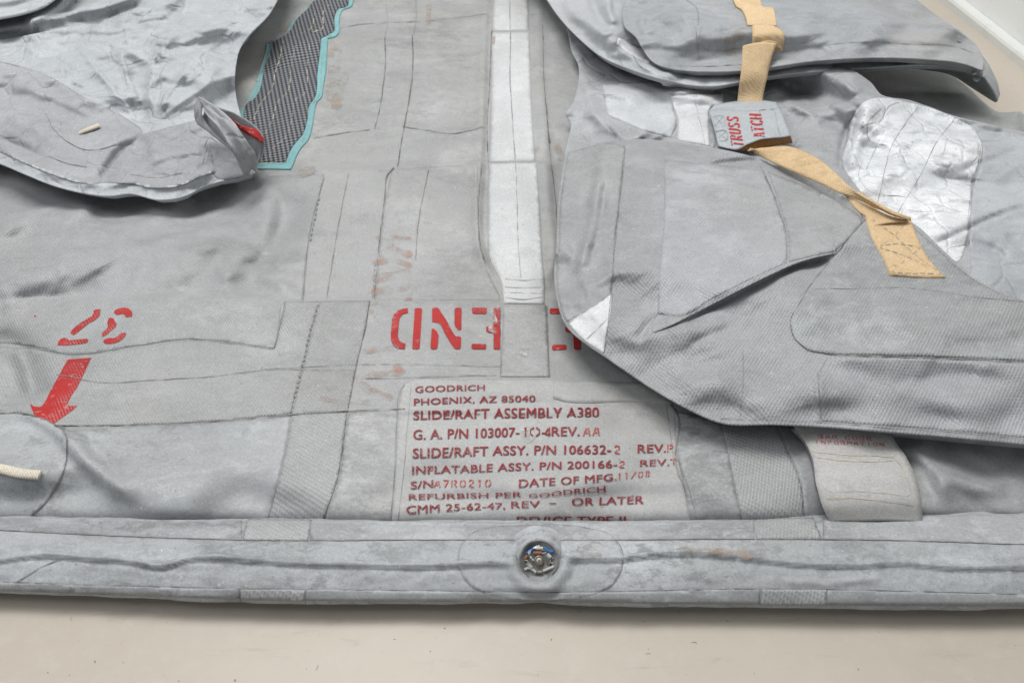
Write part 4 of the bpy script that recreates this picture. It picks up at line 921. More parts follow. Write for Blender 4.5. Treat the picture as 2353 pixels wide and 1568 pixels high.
for L, a, f, b in (([(150, 110), (140, 150), (150, 190)], .004, 5, 9), ([(232, 95), (300, 120), (345, 150)], .005, 9, 12), ([(395, 60), (380, 110), (345, 130)], .006, 10, 14), ([(430, 150), (470, 140), (482, 128)], .005, 6, 8),
    ([(300, 190), (290, 240), (318, 285)], .008, 9, 16), ([(340, 200), (350, 250), (342, 290)], .007, 7, 12), ([(260, 180), (262, 220), (275, 250)], .005, 8, 8), ([(400, 205), (430, 190), (480, 140)], .006, 8, 10), ([(60, 100), (80, 130), (60, 150)], .004, 8, 8), ([(10, 195), (60, 200), (110, 240)], .005, 14, 18),
    ([(20, 250), (50, 290), (110, 300)], .005, 16, 20), ([(380, 280), (350, 330), (370, 390)], .006, 18, 20), ([(410, 330), (460, 310), (500, 320)], .004, 10, 14), ([(0, 165), (60, 160), (120, 190)], -.004, 5, 7), ([(430, 20), (480, 60), (560, 60)], .006, 18, 20), ([(330, 100), (420, 95), (520, 70)], .006, 12, 30)):
    h2.ridge(L, a, f, b, .3, 1.3)
for L, a in (([(332, 296), (280, 230), (225, 165), (190, 120)], .010), ([(334, 294), (312, 225), (285, 150), (270, 100)], .011), ([(337, 292), (342, 220), (352, 150), (365, 90)], .010), ([(340, 292), (380, 225), (425, 165), (450, 110)], .011), ([(345, 294), (410, 240), (470, 200), (505, 150)], .009),
             ([(0, 200), (90, 215), (170, 250), (250, 290)], .007), ([(20, 300), (110, 285), (200, 300)], .006), ([(300, 410), (360, 370), (450, 350), (520, 345)], .007), ([(420, 420), (450, 380), (455, 330)], .006)):
    h2.ridge(L, a*0.95, 6, 10, .35, 1.0)
h2.wrinkle(.0024, 7); h2.wrinkle(.0060, 9, 'c', 1, 1.2, .8); h2.wrinkle(.008, 10, 'p', 1, 1.0, .7)
lf = sheet('left_flap', 'lflap', [(-500, 325, 'c'), (-100, 345), (0, 374), (60, 399), (120, 423), (190, 441), (250, 448), (300, 443), (365, 457), (430, 446), (460, 430), (500, 416), (560, 405), (586, 392), (585, 350), (565, 300), (548, 255), (538, 200), (540, 150), (548, 115), (578, 72), (612, 38), (640, -8), (700, -250, 'c'), (440, -250, 'c'), (436, -60), (428, 0), (416, 34), (386, 52), (340, 50), (285, 66), (225, 58), (170, 60), (110, 72), (0, 92), (-60, 100), (-500, 150, 'c')], h2, M['flap'], raft, 4, .0014, .012)
patch('grey_panel', ['lflap'], [(-200, 110, 'c'), (0, 142), (100, 170), (200, 228), (300, 279), (328, 303), (306, 338), (282, 353), (256, 387), (232, 420), (190, 422), (120, 402), (60, 378), (0, 350), (-200, 320, 'c')], M['flapgrey'], lf, .0006, 6)
patch('grey_panel', ['lflap'], [(326, 310, 'c'), (420, 285), (520, 262, 'c'), (560, 330), (566, 380, 'c'), (500, 396), (455, 410), (425, 424), (365, 434), (300, 424), (226, 420, 'c'), (250, 384), (284, 346)], M['flapgrey'], lf, .0009, 6)
lines('seam', ['lflap'], [[(106, 262), (125, 300), (160, 330), (200, 346), (240, 342), (278, 328)], [(470, 340), (480, 318), (500, 330)], [(466, 378), (476, 340)], [(473, 378), (483, 342)], [(300, 402), (360, 410), (420, 398)], [(0, 310), (40, 330)], [(110, 360), (160, 378), (200, 385)]], M['seam'], lf, 1.2, .0014)
h2b = HF([(-200, 100, .10), (0, 88, .098), (200, 50, .100), (300, 60, .096), (380, 40, .10), (420, 0, .11), (0, 30, .10), (100, 40, .112), (200, 10, .115), (300, -20, .12), (400, -100, .12), (100, -100, .12)], 35, 3.0, 1.5, 1, 1.15)
h2b.ridge([(-80, 82), (0, 68), (60, 56), (150, 36), (250, 14), (330, -14)], .020, 15, 17, .05, 1.5); h2b.ridge([(60, 52), (100, 34), (135, 12), (160, -20)], .016, 9, 12, .15)
h2b.ridge([(250, 52), (310, 30), (380, 14), (430, -20)], .012, 12, 16, .2, 1.4); h2b.ridge([(300, 58), (350, 40), (400, 36)], .008, 7, 10, .3); h2b.wrinkle(.002, 9); h2b.wrinkle(.006, 11, 'p', 1, 1, .3)
sheet('gathered_cloth', 'lback', [(-320, 140, 'c'), (-60, 108), (0, 100), (110, 82), (225, 70), (300, 78), (390, 66), (440, 40), (460, -60), (470, -250, 'c'), (-320, -250, 'c')], h2b, M['flap'], lf, 5, .0014, .01)
h2c = HF([(-200, 60, .150), (0, 36, .150), (100, 10, .150), (0, -60, .17), (140, -60, .17)], 40); h2c.ridge([(-60, 10), (20, 0), (90, -16)], .012, 12, 12, .2); h2c.wrinkle(.003, 9)
sheet('upper_layer', 'lup', [(-320, 95, 'c'), (-60, 46), (0, 37), (50, 27), (95, 12), (128, -10), (170, -60), (230, -250, 'c'), (-320, -250, 'c')], h2c, M['flap'], lf, 5, .003, .05)
# rolled corner of the flap
ro = loft('rolled_corner', [(458, 226, .158), (490, 243, .156), (520, 254, .155), (545, 264, .150), (578, 284, .140), (600, 308, .128), (606, 332, .116), (600, 362, .10)], [(492, 282, .118), (512, 296, .115), (532, 306, .112), (552, 322, .108), (570, 338, .10), (582, 352, .095), (592, 368, .085), (586, 386, .078)], M['flapgrey'], raft, 8, .004, 'roll', .002)
loft('red_stripe', [(528, 271, .152), (548, 284, .149), (570, 292, .143), (590, 298, .136), (606, 320, .122)], [(544, 294, .142), (562, 302, .139), (580, 312, .134), (592, 320, .128), (606, 329, .119)], M['red'], ro, 4, .0)
loft('turned_edge', [(454, 225, .162), (482, 238, .163), (508, 252, .163), (530, 272, .159), (552, 302, .150), (572, 330, .134), (590, 362, .112), (589, 396, .080)], [(470, 254, .160), (488, 276, .158), (506, 300, .152), (520, 322, .146), (532, 344, .134), (546, 372, .112), (556, 392, .092), (562, 406, .076)], M['flapgrey'], ro, 14, .003, None, .002, .0015, 6, lambda u, s: .006*math.sin(s*11 + u*5)*math.sin(math.pi*s)*(1-.5*u) + .004*math.sin(u*13 + s*4)*math.sin(math.pi*s))
loft('lip', [(452, 228, .160), (446, 248, .150), (450, 280, .132), (478, 303, .128), (504, 325, .124), (532, 348, .118)], [(466, 240, .162), (462, 262, .150), (472, 282, .138), (494, 306, .132), (515, 326, .128), (536, 346, .121)], M['flapgrey'], ro, 5, .002, None, .001)
loft('inner_fold', [(469, 252, .148), (487, 275, .146), (505, 299, .141), (519, 321, .136), (531, 343, .126)], [(462, 264, .140), (472, 283, .130), (494, 307, .124), (514, 327, .120), (534, 346, .115)], M['plain'], ro, 5, -.004)  # darker cloth colour puts the shade inside the rolled corner into the sheet
loft('lower_lip', [(474, 394, .082), (500, 380, .086), (530, 366, .092), (556, 358, .098)], [(505, 418, .074), (525, 412, .076), (550, 408, .078), (575, 402, .080)], M['flapgrey'], ro, 8, .004, None, .001)
decal('red_stripe_end', ['roll'], [[(532, 273), (560, 288), (592, 299), (606, 320), (607, 328), (585, 317), (556, 301)]], M['red'], ro, .0012, 5)

# white cord ends
def cord(name, pts, r, mat, flatz=0.6):
    c = catmull(pts, False, 3); P = unproj(c[:, :2], c[:, 2]); V, F = [], []; n = 12
    for i, p in enumerate(P):
        t = P[min(i+1, len(P)-1)] - P[max(i-1, 0)]; t /= np.linalg.norm(t); a = np.cross(t, [0, 0, 1]); a /= np.linalg.norm(a); b = np.cross(a, t)
        for k in range(n):
            g = 2*math.pi*k/n; V.append(p + a*math.cos(g)*r + b*math.sin(g)*r*flatz)
    F = [(i*n+k, i*n+(k+1) % n, (i+1)*n+(k+1) % n, (i+1)*n+k) for i in range(len(P)-1) for k in range(n)] + [tuple(range(n)), tuple(range((len(P)-1)*n, len(P)*n))]
    return mesh_obj(name, V, F, mat, raft)
def hgt(keys, p): return cast(keys, p)[0].z
cord('cord_end', [(184, 306, hgt(['lflap'], (184, 306)) + .002), (202, 298, hgt(['lflap'], (202, 298)) + .006), (227, 288, hgt(['lflap'], (227, 288)) + .005)], .0048, M['cord'])
cord('cord_end', [(-60, 1072, hgt(['main'], (0, 1076)) + .004), (0, 1076, hgt(['main'], (0, 1076)) + .005), (45, 1086, hgt(['main'], (45, 1086)) + .006), (92, 1091, hgt(['main'], (92, 1091)) + .005)], .0058, M['cord'])

# ---- sheet lying on the floor at the far right
h6 = HF([(1950, 160, .032), (2100, 200, .034), (2250, 232, .03), (2330, 262, .02), (2400, 320, .02), (2000, 400, .03), (2300, 400, .03), (2560, 500, .02), (1500, 100, .05)], 60)
h6.saw([(2180, 272), (2240, 268), (2300, 262), (2350, 257)], .008, 40, 4, .08)
h6.ridge([(2020, 215), (2120, 212), (2250, 218)], .003, 6, 10, .2); h6.wrinkle(.002, 8)
fs = sheet('floor_sheet', 'fsheet', [(1930, 110, 'c'), (2020, 100), (2080, 110), (2165, 160), (2215, 195), (2262, 238), (2285, 255), (2345, 257, 'c'), (2380, 290), (2440, 350), (2640, 560, 'c'), (2200, 640), (1950, 400, 'c')], h6, M['twill'], raft, 6, .003, .03)

# ---- middle sheet on the right, white and silver patches
h5 = HF([(1320, 120, .075), (1330, 250, .078), (1310, 340, .075), (1450, 250, .085), (1600, 260, .088), (1700, 290, .088), (1500, 330, .085), (1760, 220, .075), (1850, 200, .070), (1880, 175, .11), (1950, 180, .115), (1990, 250, .105), (1900, 300, .085),
         (1960, 400, .085), (2050, 300, .100), (2150, 350, .092), (2250, 450, .078), (2352, 400, .055), (2352, 320, .045), (2200, 275, .07), (2130, 245, .075), (2300, 550, .070), (2150, 500, .085), (2500, 500, .05), (1400, 150, .07), (1700, 120, .08)], 50, 3.0, 1.5, 1, 1.1)
h5.ridge([(1790, 172), (1860, 166), (1920, 172), (1960, 212), (1985, 255), (1960, 320)], .013, 20, 28, .2)
h5.ridge([(1750, 240), (1800, 215), (1850, 200), (1900, 230), (1915, 260)], -.008, 28, 22, .3)
h5.ridge([(1740, 175), (1780, 205), (1830, 245), (1900, 285)], .007, 12, 12, .25)
h5.ridge([(1985, 230), (1950, 290), (1935, 340), (1930, 400)], -.008, 9, 14, .15)
h5.ridge([(1985, 265), (1965, 330), (1955, 400)], .012, 16, 14, .2)
h5.ridge([(2010, 195), (2060, 220), (2140, 243), (2230, 275), (2352, 310)], .006, 10, 14, .1)
h5.ridge([(2352, 340), (2270, 370), (2230, 380), (2200, 400)], -.006, 6, 7, .2)
h5.ridge([(2352, 425), (2260, 422), (2210, 415), (2120, 395)], -.006, 6, 7, .2)
h5.ridge([(2380, 465), (2280, 500), (2180, 545), (2120, 570)], -.005, 5, 6, .2)
h5.ridge([(2090, 420), (2060, 350), (2160, 320), (2240, 380)], .003, 5, 5, .2)
h5.ridge([(2010, 270), (1990, 300), (2000, 320), (2060, 335)], .003, 7, 7, .2)
h5.ridge([(1318, 100), (1345, 190), (1380, 280), (1480, 300), (1560, 330)], .006, 14, 14, .2)
h5.ridge([(1400, 285), (1440, 320), (1500, 300)], .006, 10, 8, .25)
h5.ridge([(1330, 200), (1400, 215), (1500, 235), (1600, 290)], .004, 8, 12, .2)
h5.wrinkle(.0018, 9); h5.wrinkle(.0045, 9, 'c', 1, 1.5, .7); h5.wrinkle(.009, 12, 'p', 1, 1.1, .3)
ms5 = sheet('middle_sheet', 'mid', [(1296, 30, 'c'), (1308, 80), (1314, 115), (1330, 150), (1328, 200), (1318, 235), (1302, 262), (1312, 280), (1306, 320), (1298, 360), (1400, 470), (1800, 560), (2000, 640), (2560, 780, 'c'), (2560, 395, 'c'), (2420, 330), (2352, 304), (2270, 285), (2190, 266), (2130, 244), (2078, 228), (2045, 224), (2025, 218), (2000, 190), (1960, 162), (1920, 140), (1850, 120), (1700, 60), (1500, 40)], h5, M['plaincrump'], raft, 4, .0014, .010)
patch('pale_patch', ['mid'], [(1384, 195, 'c'), (1470, 190), (1540, 196, 'c'), (1545, 240), (1552, 290), (1540, 316, 'c'), (1480, 300), (1430, 280), (1396, 265, 'c')], M['palepatch'], ms5, .0010, 6)
patch('white_patch', ['mid'], [(1538, 222, 'c'), (1600, 218), (1658, 216, 'c'), (1662, 240), (1632, 248), (1628, 290), (1630, 336, 'c'), (1555, 322, 'c'), (1558, 280)], M['whitepatch'], ms5, .0014, 6)
patch('white_patch', ['mid'], [(1530, 200, 'c'), (1640, 196, 'c'), (1640, 212, 'c'), (1532, 217, 'c')], M['palepatch'], ms5, .0010, 6)
patch('silver_patch', ['mid'], [(1990, 232), (2040, 226), (2080, 235), (2140, 250), (2190, 270), (2240, 300), (2256, 330), (2250, 370), (2232, 420), (2230, 480), (2222, 540), (2200, 600), (2150, 600), (2050, 520), (1965, 425), (1935, 380), (1945, 320), (1958, 270)], M['silver'], ms5, .0007, 6)
patch('blue_grey_cloth', ['mid'], [(2244, 300, 'c'), (2360, 312), (2500, 380, 'c'), (2500, 740, 'c'), (2230, 660, 'c'), (2228, 540), (2236, 430), (2258, 350)], M['bluegrey'], ms5, .0005, 7)
lines('seam', ['mid'], [[(2108, 246), (2075, 290), (2045, 345), (2030, 400), (2015, 470)], [(2195, 270), (2150, 330), (2115, 400), (2080, 460), (2055, 500)], [(2255, 320), (2240, 400), (2226, 470), (2222, 560)], [(2022, 250), (1992, 285), (1995, 320), (2040, 336)], [(1985, 360), (1972, 405), (1985, 430), (2080, 455)], [(1990, 390), (2030, 300)]], M['seamsoft'], ms5, 1.0, .0012)
lines('seam', ['mid'], [[(1590, 200), (1602, 260), (1612, 300), (1618, 334)], [(1535, 219), (1655, 215)]], M['seamsoft'], ms5, 1.1, .0022)

# ---- big fold in front on the right
h3 = HF([(1300, 345, .088), (1284, 480, .082), (1276, 640, .080), (1310, 745, .085), (1400, 815, .085), (1500, 885, .082), (1655, 966, .076), (1350, 420, .100), (1340, 560, .100), (1350, 680, .098), (1450, 400, .112), (1500, 600, .116), (1450, 760, .104), (1650, 480, .120), (1700, 600, .122), (1600, 740, .112),
         (1620, 335, .100), (1800, 400, .108), (1900, 450, .112), (1850, 540, .118), (1985, 510, .115), (2085, 510, .11), (1700, 780, .106), (1600, 860, .096), (1750, 900, .095), (1900, 700, .115), (2100, 620, .115), (2250, 700, .112), (2000, 800, .108), (2300, 820, .104), (1900, 970, .076), (2150, 995, .075), (2352, 1015, .074), (1900, 880, .098), (2200, 900, .096), (2600, 800, .10), (2600, 1040, .074)], 55)
h3.ridge([(1560, 746), (1640, 703), (1740, 653), (1820, 616), (1912, 592)], -.007, 10, 10, .12)
h3.ridge([(1458, 790), (1490, 745), (1545, 715)], -.005, 10, 12, .3); h3.ridge([(1570, 800), (1620, 775), (1690, 752)], -.004, 9, 12, .3)
h3.ridge([(1385, 350), (1370, 470), (1350, 570), (1320, 640)], .009, 12, 20, .15)
h3.ridge([(1392, 400), (1376, 520), (1345, 625)], -.006, 12, 7, .2)
h3.ridge([(1300, 640), (1360, 650), (1410, 630), (1500, 620)], .004, 14, 14, .25)
h3.ridge([(1560, 600), (1700, 575), (1850, 590)], .002, 10, 14, .3)
h3.ridge([(1600, 372), (1680, 358), (1760, 352), (1800, 370)], .008, 10, 14, .25)
h3.ridge([(1600, 384), (1700, 374), (1780, 375)], -.004, 7, 7, .3)
h3.ridge([(1860, 826), (2000, 818), (2352, 830), (2600, 840)], .004, 24, 18, .1)
h3.ridge([(1880, 850), (1878, 900), (1884, 970)], .004, 8, 16, .2)
h3.ridge([(1940, 860), (2060, 880), (2200, 860), (2352, 880)], -.003, 16, 16, .2)
h3.ridge([(1830, 640), (1960, 650), (2100, 665), (2300, 690)], .002, 8, 8, .2)
h3.wrinkle(.0024, 8); h3.wrinkle(.0026, 7, 'c', 1, 1.5, .4); h3.wrinkle(.005, 8, 'p', 1, 1.3, 1.0)
h3.wrinkle(.005, 14, 'c', 1.6, .6, .2, (1280, 330, 1400, 720, 30))
bf = sheet('big_fold', 'big', [(1300, 350, 'c'), (1292, 400), (1284, 460), (1280, 560), (1275, 640), (1282, 690), (1300, 742), (1345, 785), (1388, 814), (1440, 850), (1500, 890), (1570, 930), (1655, 967), (1780, 971), (1900, 977), (2050, 989), (2200, 1002), (2352, 1017), (2640, 1045, 'c'), (2640, 770, 'c'), (2352, 690), (2260, 650), (2200, 606), (2150, 560), (2110, 522), (2085, 505, 'c'), (1985, 500, 'c'), (1955, 480), (1915, 460), (1860, 430), (1800, 395), (1750, 368), (1680, 348), (1610, 336), (1540, 326), (1480, 320), (1430, 322), (1380, 328), (1340, 336)], h3, M['coarse'], raft, 4, .0015, .014)
CR = [(1500, 762), (1545, 743), (1590, 720), (1640, 694), (1690, 668), (1740, 643), (1780, 624), (1820, 606), (1870, 590), (1918, 580)]
class Lobe:
    def __call__(s, q):
        d, sd, al = segdist(np.asarray(q, float), catmull(CR, False, 8)); f = np.clip(1 - d/70, 0, 1)
        return h3(q) + 0.0008 + 0.013*f*f*np.clip(al*2.2, 0, 1)**1.2*np.clip((1-al)*10, 0.15, 1)
lobe = sheet('overlapping_lobe', 'lobe', [p if i not in (0, len(CR)-1) else p + ('c',) for i, p in enumerate(CR)] + [(1905, 520), (1850, 500), (1760, 520), (1660, 570), (1560, 640), (1500, 700)], Lobe(), M['coarse'], bf, 4, .0010, .010)
B = ['big', 'lobe']
patch('smooth_side', B, [(1304, 352, 'c'), (1345, 340), (1400, 330), (1436, 336, 'c'), (1424, 450), (1412, 560), (1405, 655), (1400, 690, 'c'), (1350, 716), (1304, 740), (1285, 690), (1279, 640), (1284, 560), (1288, 460)], M['plain'], bf, .0007, 7)
patch('white_corner', B, [(1303, 742, 'c'), (1350, 712), (1406, 672, 'c'), (1402, 720), (1394, 760), (1387, 812, 'c'), (1345, 784)], M['whitepatch'], bf, .0012, 6)
patch('light_panel', B, [(1526, 368, 'c'), (1640, 378), (1755, 392, 'c'), (1785, 470), (1808, 560), (1806, 604, 'c'), (1740, 634), (1640, 684), (1560, 726), (1510, 720, 'c'), (1514, 640), (1524, 520)], M['coarselight'], bf, .0004, 8)
patch('smooth_panel', B, [(1762, 394, 'c'), (1850, 428), (1940, 474), (1980, 505), (1950, 548), (1916, 578, 'c'), (1860, 590), (1812, 602, 'c'), (1812, 560), (1790, 470)], M['plain'], bf, .0005, 8)
patch('reinforcement', B, [(1988, 505, 'c'), (2082, 510, 'c'), (2146, 566), (2196, 612), (2258, 656), (2352, 696), (2620, 776, 'c'), (2620, 848, 'c'), (2352, 829), (2150, 819), (1960, 814), (1900, 812), (1850, 801), (1822, 772), (1815, 738), (1836, 696), (1862, 655), (1915, 590), (1950, 548)], M['coarsegreen'], bf, .0014, 7)
patch('front_panel', B, [(1884, 850, 'c'), (1900, 822, 'c'), (2000, 822), (2352, 836), (2600, 850, 'c'), (2600, 1030, 'c'), (2352, 1004), (2200, 990), (2050, 978), (1888, 967, 'c'), (1880, 900)], M['coarselight'], bf, .0006, 8)
lines('seam', B, [[(1988, 505), (1950, 548), (1915, 590), (1862, 655), (1836, 696), (1815, 738), (1822, 772), (1850, 801), (1900, 813), (1960, 816), (2150, 821), (2352, 831), (2560, 845)]], M['seam'], bf, 2.2, .0016)
lines('seam', B, [[(1436, 340), (1424, 450), (1412, 560), (1405, 655), (1400, 720), (1388, 808)], [(1878, 850), (1880, 900), (1884, 968)], [(1655, 962), (1780, 966), (1888, 970), (2050, 982), (2200, 993), (2352, 1007)], [(1745, 380), (1785, 470), (1808, 560), (1806, 604)], [(1706, 800), (1706, 880), (1700, 960)]], M['seamsoft'], bf, 1.4, .0016)
lines('seam', B, [[(1304, 744), (1350, 714), (1406, 674)], [(1345, 782), (1370, 760), (1400, 730)], [(1868, 666), (1960, 665), (2060, 662), (2130, 668), (2250, 685), (2352, 694)], [(1985, 506), (1975, 490), (1960, 470)]], M['seamsoft'], bf, 1.1, .0020)
loft('under_hem', [(1800, 968, .066), (1950, 985, .066), (2100, 1000, .066), (2352, 1019, .064), (2600, 1042, .064)], [(1830, 984, .052), (1950, 996, .050), (2100, 1008, .052), (2352, 1030, .052), (2600, 1052, .052)], M['smooth'], bf, 6, .0)

# ---- folded sheet across the top right
h4b = HF([(1260, 0, .105), (1330, 85, .110), (1450, 158, .115), (1580, 192, .112), (1700, 185, .115), (1870, 163, .122), (2100, 148, .118), (2225, 158, .110), (2270, 185, .105), (2250, 130, .10), (1400, 60, .14), (1600, 120, .118), (1800, 115, .120), (2000, 105, .122), (2150, 105, .115), (2230, 105, .095), (1300, -100, .13), (1800, -100, .14)], 35)
h4b.ridge([(1290, -10), (1330, 40), (1390, 90), (1450, 130), (1500, 163), (1560, 188)], .012, 16, 22, .1)
h4b.ridge([(1355, -20), (1375, 40), (1400, 75)], -.016, 10, 14, .2); h4b.ridge([(1400, -20), (1398, 20), (1412, 60)], .012, 12, 8, .2); h4b.ridge([(1340, 100), (1400, 75), (1440, 84)], .005, 8, 8, .3)
h4b.ridge([(1390, 118), (1400, 100), (1425, 95)], .004, 6, 6, .3)
h4b.wrinkle(.0022, 10); h4b.wrinkle(.003, 14, 'c', 1, 1.2, .6); h4b.wrinkle(.005, 12, 'p', 1, 1.2, .9)
up = sheet('folded_sheet', 'upb', [(1120, -260, 'c'), (1252, -10), (1285, 38), (1330, 86), (1385, 130), (1450, 158), (1520, 180), (1580, 193), (1640, 196), (1700, 187), (1780, 173), (1870, 163), (2000, 155), (2120, 148), (2190, 150), (2232, 159), (2260, 176, 'c'), (2260, 142), (2240, 104), (2150, 40), (2000, 20), (1700, 0), (1600, -260, 'c')], h4b, M['rimlight'], raft, 4, .0014, .012)
loft('hanging_corner', [(2205, 152, .114), (2234, 160, .112), (2262, 179, .104), (2283, 210, .085), (2291, 233, .068)], [(2236, 100, .112), (2258, 130, .108), (2276, 158, .102), (2292, 194, .084), (2297, 216, .070)], M['upper'], up, 8, .002, None, .0008, .002)
loft('corner_lining', [(2120, 150, .116), (2195, 152, .112), (2232, 160, .110), (2260, 179, .102), (2281, 211, .084), (2290, 234, .066)], [(2100, 158, .06), (2190, 176, .05), (2222, 196, .045), (2250, 214, .042), (2272, 228, .045), (2286, 236, .056)], M['plain'], up, 6, .0)
patch('white_patch', ['upb'], [(1420, 88, 'c'), (1470, 110), (1503, 120, 'c'), (1492, 146, 'c'), (1450, 128), (1416, 104, 'c')], M['whitepatch'], up, .0012, 5)
lines('seam', ['upb'], [[(1424, 108), (1422, 130), (1430, 152)], [(1455, 130), (1470, 152), (1496, 166)], [(1900, 140), (1925, 165)], [(1800, 150), (1815, 170)], [(2000, 133), (2010, 154)]], M['seamsoft'], up, 1.2, .0014)
h4a = HF([(1480, 60, .152), (1500, 140, .142), (1580, 160, .136), (1715, 160, .138), (1850, 140, .144), (2050, 132, .144), (2200, 142, .136), (2245, 152, .118), (1600, 60, .168), (1800, 60, .172), (2000, 60, .168), (2150, 80, .150), (2230, 105, .115), (2150, 35, .12), (2100, 0, .12), (2000, -100, .13), (1500, -100, .16), (1800, -150, .16)], 40)
h4a.ridge([(1475, 20), (1480, 70), (1520, 60)], .008, 10, 10, .3); h4a.ridge([(1560, 100), (1640, 120), (1720, 130), (1780, 118)], -.004, 12, 12, .2)
h4a.ridge([(1740, 118), (1830, 112), (1880, 100), (1930, 82)], .003, 5, 8, .2); h4a.ridge([(1740, 140), (1800, 132), (1890, 118)], .003, 8, 8, .2)
h4a.ridge([(1490, 60), (1560, 30), (1640, 22)], .005, 14, 14, .3); h4a.ridge([(1980, 100), (2080, 88), (2200, 95)], .004, 12, 20, .2)
h4a.wrinkle(.0030, 7); h4a.wrinkle(.0030, 8, 'c', 1, 1.5, .3); h4a.wrinkle(.007, 7, 'p', 1, 1.6, .2)
ut = sheet('top_layer', 'upa', [(1440, -260, 'c'), (1440, -10), (1430, 30), (1436, 60), (1462, 84), (1478, 112), (1500, 140), (1530, 154), (1580, 161), (1640, 163), (1715, 160), (1790, 150), (1850, 141), (1950, 133), (2050, 131), (2130, 135), (2200, 142), (2236, 152), (2256, 160, 'c'), (2258, 138), (2244, 107), (2200, 70), (2150, 35), (2105, 0), (2040, -70), (1930, -260, 'c')], h4a, M['upper'], up, 4, .0014, .012)
U = ['upa']
lines('seam', U, [[(1550, 152), (1640, 153), (1720, 147), (1790, 138)], [(1614, 60), (1606, 92), (1616, 110), (1650, 116), (1700, 112), (1740, 108)], [(1800, 100), (1860, 95), (1885, 82)], [(1790, 120), (1870, 108), (1990, 97), (2100, 103), (2180, 105), (2235, 122)], [(1604, 58), (1600, 20), (1575, 0)], [(1598, 62), (1606, 140)]], M['seamsoft'], ut, 1.3, .0010)
decal('rust_stain', U, [bar(1660, 90, 1720, 75, 22), bar(1640, 125, 1700, 120, 12)], M['stain'], ut, .0016, 5)

# ---- tan webbing
st = patch('tan_strap', U, [(1684, -60, 'c'), (1684, 5), (1690, 18), (1702, 25), (1712, 45), (1716, 62, 'c'), (1782, 62, 'c'), (1780, 40), (1773, 20), (1752, 19), (1745, 0), (1740, -60, 'c')], M['web'], raft, .0025, 5)
def hz(x, y): return hgt(['upa', 'upb', 'mid', 'big'], (x, y))
loft('strap_fold', [(1727, 58, hz(1727, 58)+.006), (1728, 80, hz(1728, 80)+.008), (1727, 104, hz(1727, 104)+.010)], [(1778, 60, hz(1778, 60)+.006), (1799, 74, hz(1799, 74)+.010), (1798, 118, hz(1798, 118)+.008)], M['web'], st, 8, .003, None, .001)
loft('strap_hang', [(1706, 106, .168), (1704, 140, .152), (1700, 185, .130), (1694, 230, .100), (1693, 246, .093)], [(1785, 100, .168), (1772, 135, .152), (1762, 180, .130), (1752, 230, .102), (1752, 246, .094)], M['web'], st, 10, .004, None, .0008, .002)
loft('strap_curl', [(1744, 101, .167), (1766, 108, .158), (1766, 124, .150)], [(1785, 100, .168), (1792, 112, .158), (1798, 120, .152)], M['web'], st, 6, .003, None, 0, .002)
# patch the strap runs under
tp = loft('hatch_patch', [(1627, 253, .100), (1665, 253, .1045), (1710, 254, .106), (1760, 253, .1045), (1792, 246, .101)], [(1650, 334, .098), (1672, 340, .0985), (1692, 343, .100), (1716, 331, .104), (1745, 320, .109), (1780, 317, .110), (1815, 312, .112)], M['truss'], raft, 18, .002, 'truss', .0010, .0014)
loft('patch_top', [(1640, 242, .098), (1672, 235, .099), (1710, 231, .100), (1760, 231, .100), (1784, 235, .099)], [(1628, 254, .1005), (1665, 255, .1045), (1710, 256, .106), (1760, 254, .1045), (1792, 248, .1015)], M['truss'], tp, 5, .0)
loft('amber_underside', [(1652, 336, .097), (1690, 341, .098), (1716, 330, .103), (1745, 320, .108), (1780, 317, .109), (1816, 312, .111)], [(1680, 344, .094), (1700, 346, .093), (1725, 344, .093), (1760, 338, .094), (1790, 333, .095), (1821, 329, .096)], M['amber'], tp, 5, .0)
CT = lambda x, y: (1579.3 + x*.1285, 201.6 + y*.1285)
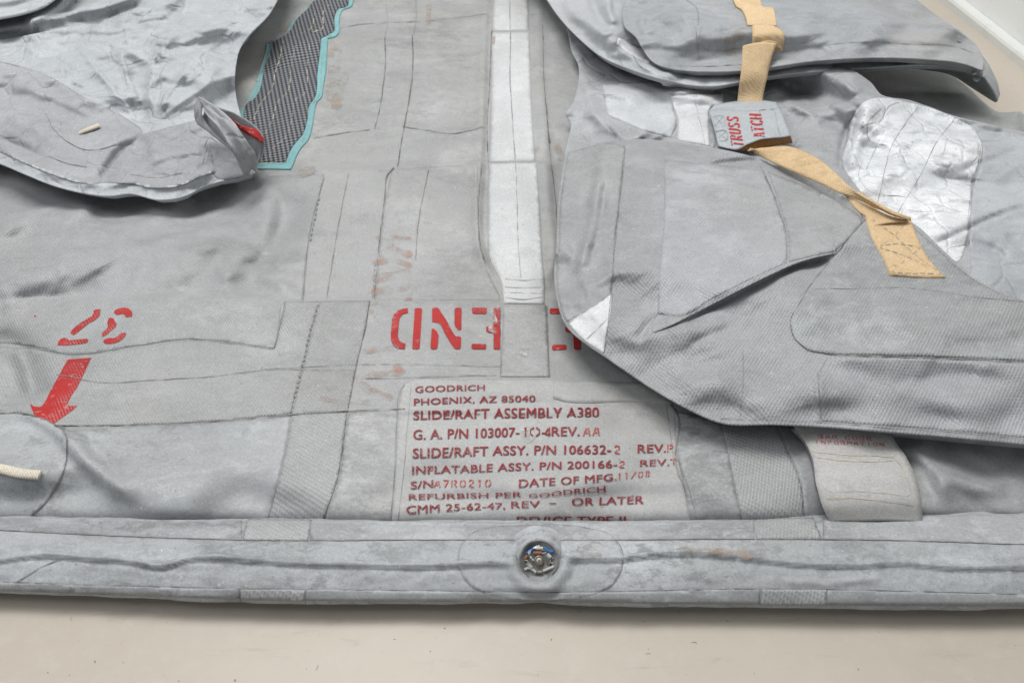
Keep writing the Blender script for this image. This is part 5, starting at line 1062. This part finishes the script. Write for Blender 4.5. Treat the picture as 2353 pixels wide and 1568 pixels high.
stencil('hatch_print', ['truss'], [('TRUSS', CT(1010, 1060), CT(905, 535), (-28, -3)), ('ATCH', CT(1385, 900), CT(1315, 485), (-28, -1))], M['red2'], tp, .0012, .115)
lines('patch_stitch', ['truss'], [[CT(*q) for q in L] for L in ([(465, 520), (640, 515), (660, 685), (490, 690), (465, 520)], [(465, 520), (660, 685)], [(640, 515), (490, 690)], [(500, 785), (690, 780), (710, 930), (520, 935), (500, 785)], [(500, 785), (710, 930)], [(690, 780), (520, 935)], [(1280, 410), (1530, 400), (1600, 680), (1660, 860)], [(1280, 410), (1340, 720), (1370, 880)])], M['seamsoft'], tp, .9, .0010, .2)
# lower strap with its twist and sewn end
loft('strap_run', [(1716, 346, .112), (1760, 338, .116), (1810, 336, .120), (1850, 348, .124), (1885, 368, .127), (1925, 402, .130), (1965, 440, .132), (2020, 476, .131), (2062, 498, .127), (2090, 508, .120)], [(1732, 352, .106), (1760, 366, .112), (1800, 384, .116), (1850, 406, .120), (1890, 424, .122), (1930, 444, .123), (1965, 456, .124), (2010, 478, .124), (2050, 496, .122), (2084, 507, .118)], M['web'], st, 10, .004, None, .0006, .002)
loft('strap_under', [(1938, 448, .119), (1960, 455, .120), (2010, 478, .121), (2050, 497, .120), (2088, 508, .118)], [(1940, 448, .117), (1956, 470, .117), (1975, 488, .118), (1990, 498, .119), (1999, 520, .121)], M['web'], st, 8, .002, None, .0004, .002)
se = patch('strap_end', B, [(1985, 494, 'c'), (2088, 506, 'c'), (2098, 530), (2112, 565), (2140, 610), (2169, 641, 'c'), (2110, 640), (2042, 635, 'c'), (2030, 600), (2012, 570), (1998, 540)], M['web'], st, .0038, 6)
lines('strap_stitch', B, [[(2002, 512), (2060, 505), (2086, 512)], [(2002, 512), (2050, 545), (2100, 590), (2160, 634)], [(2080, 516), (2050, 550), (2020, 570)], [(2020, 570), (2060, 566), (2112, 574)], [(2112, 574), (2080, 600), (2046, 630)], [(2020, 574), (2070, 590), (2130, 618)], [(2046, 630), (2100, 632), (2160, 636)]], M['greystitch'], st, 1.4, .0046, .4, (3, 2))
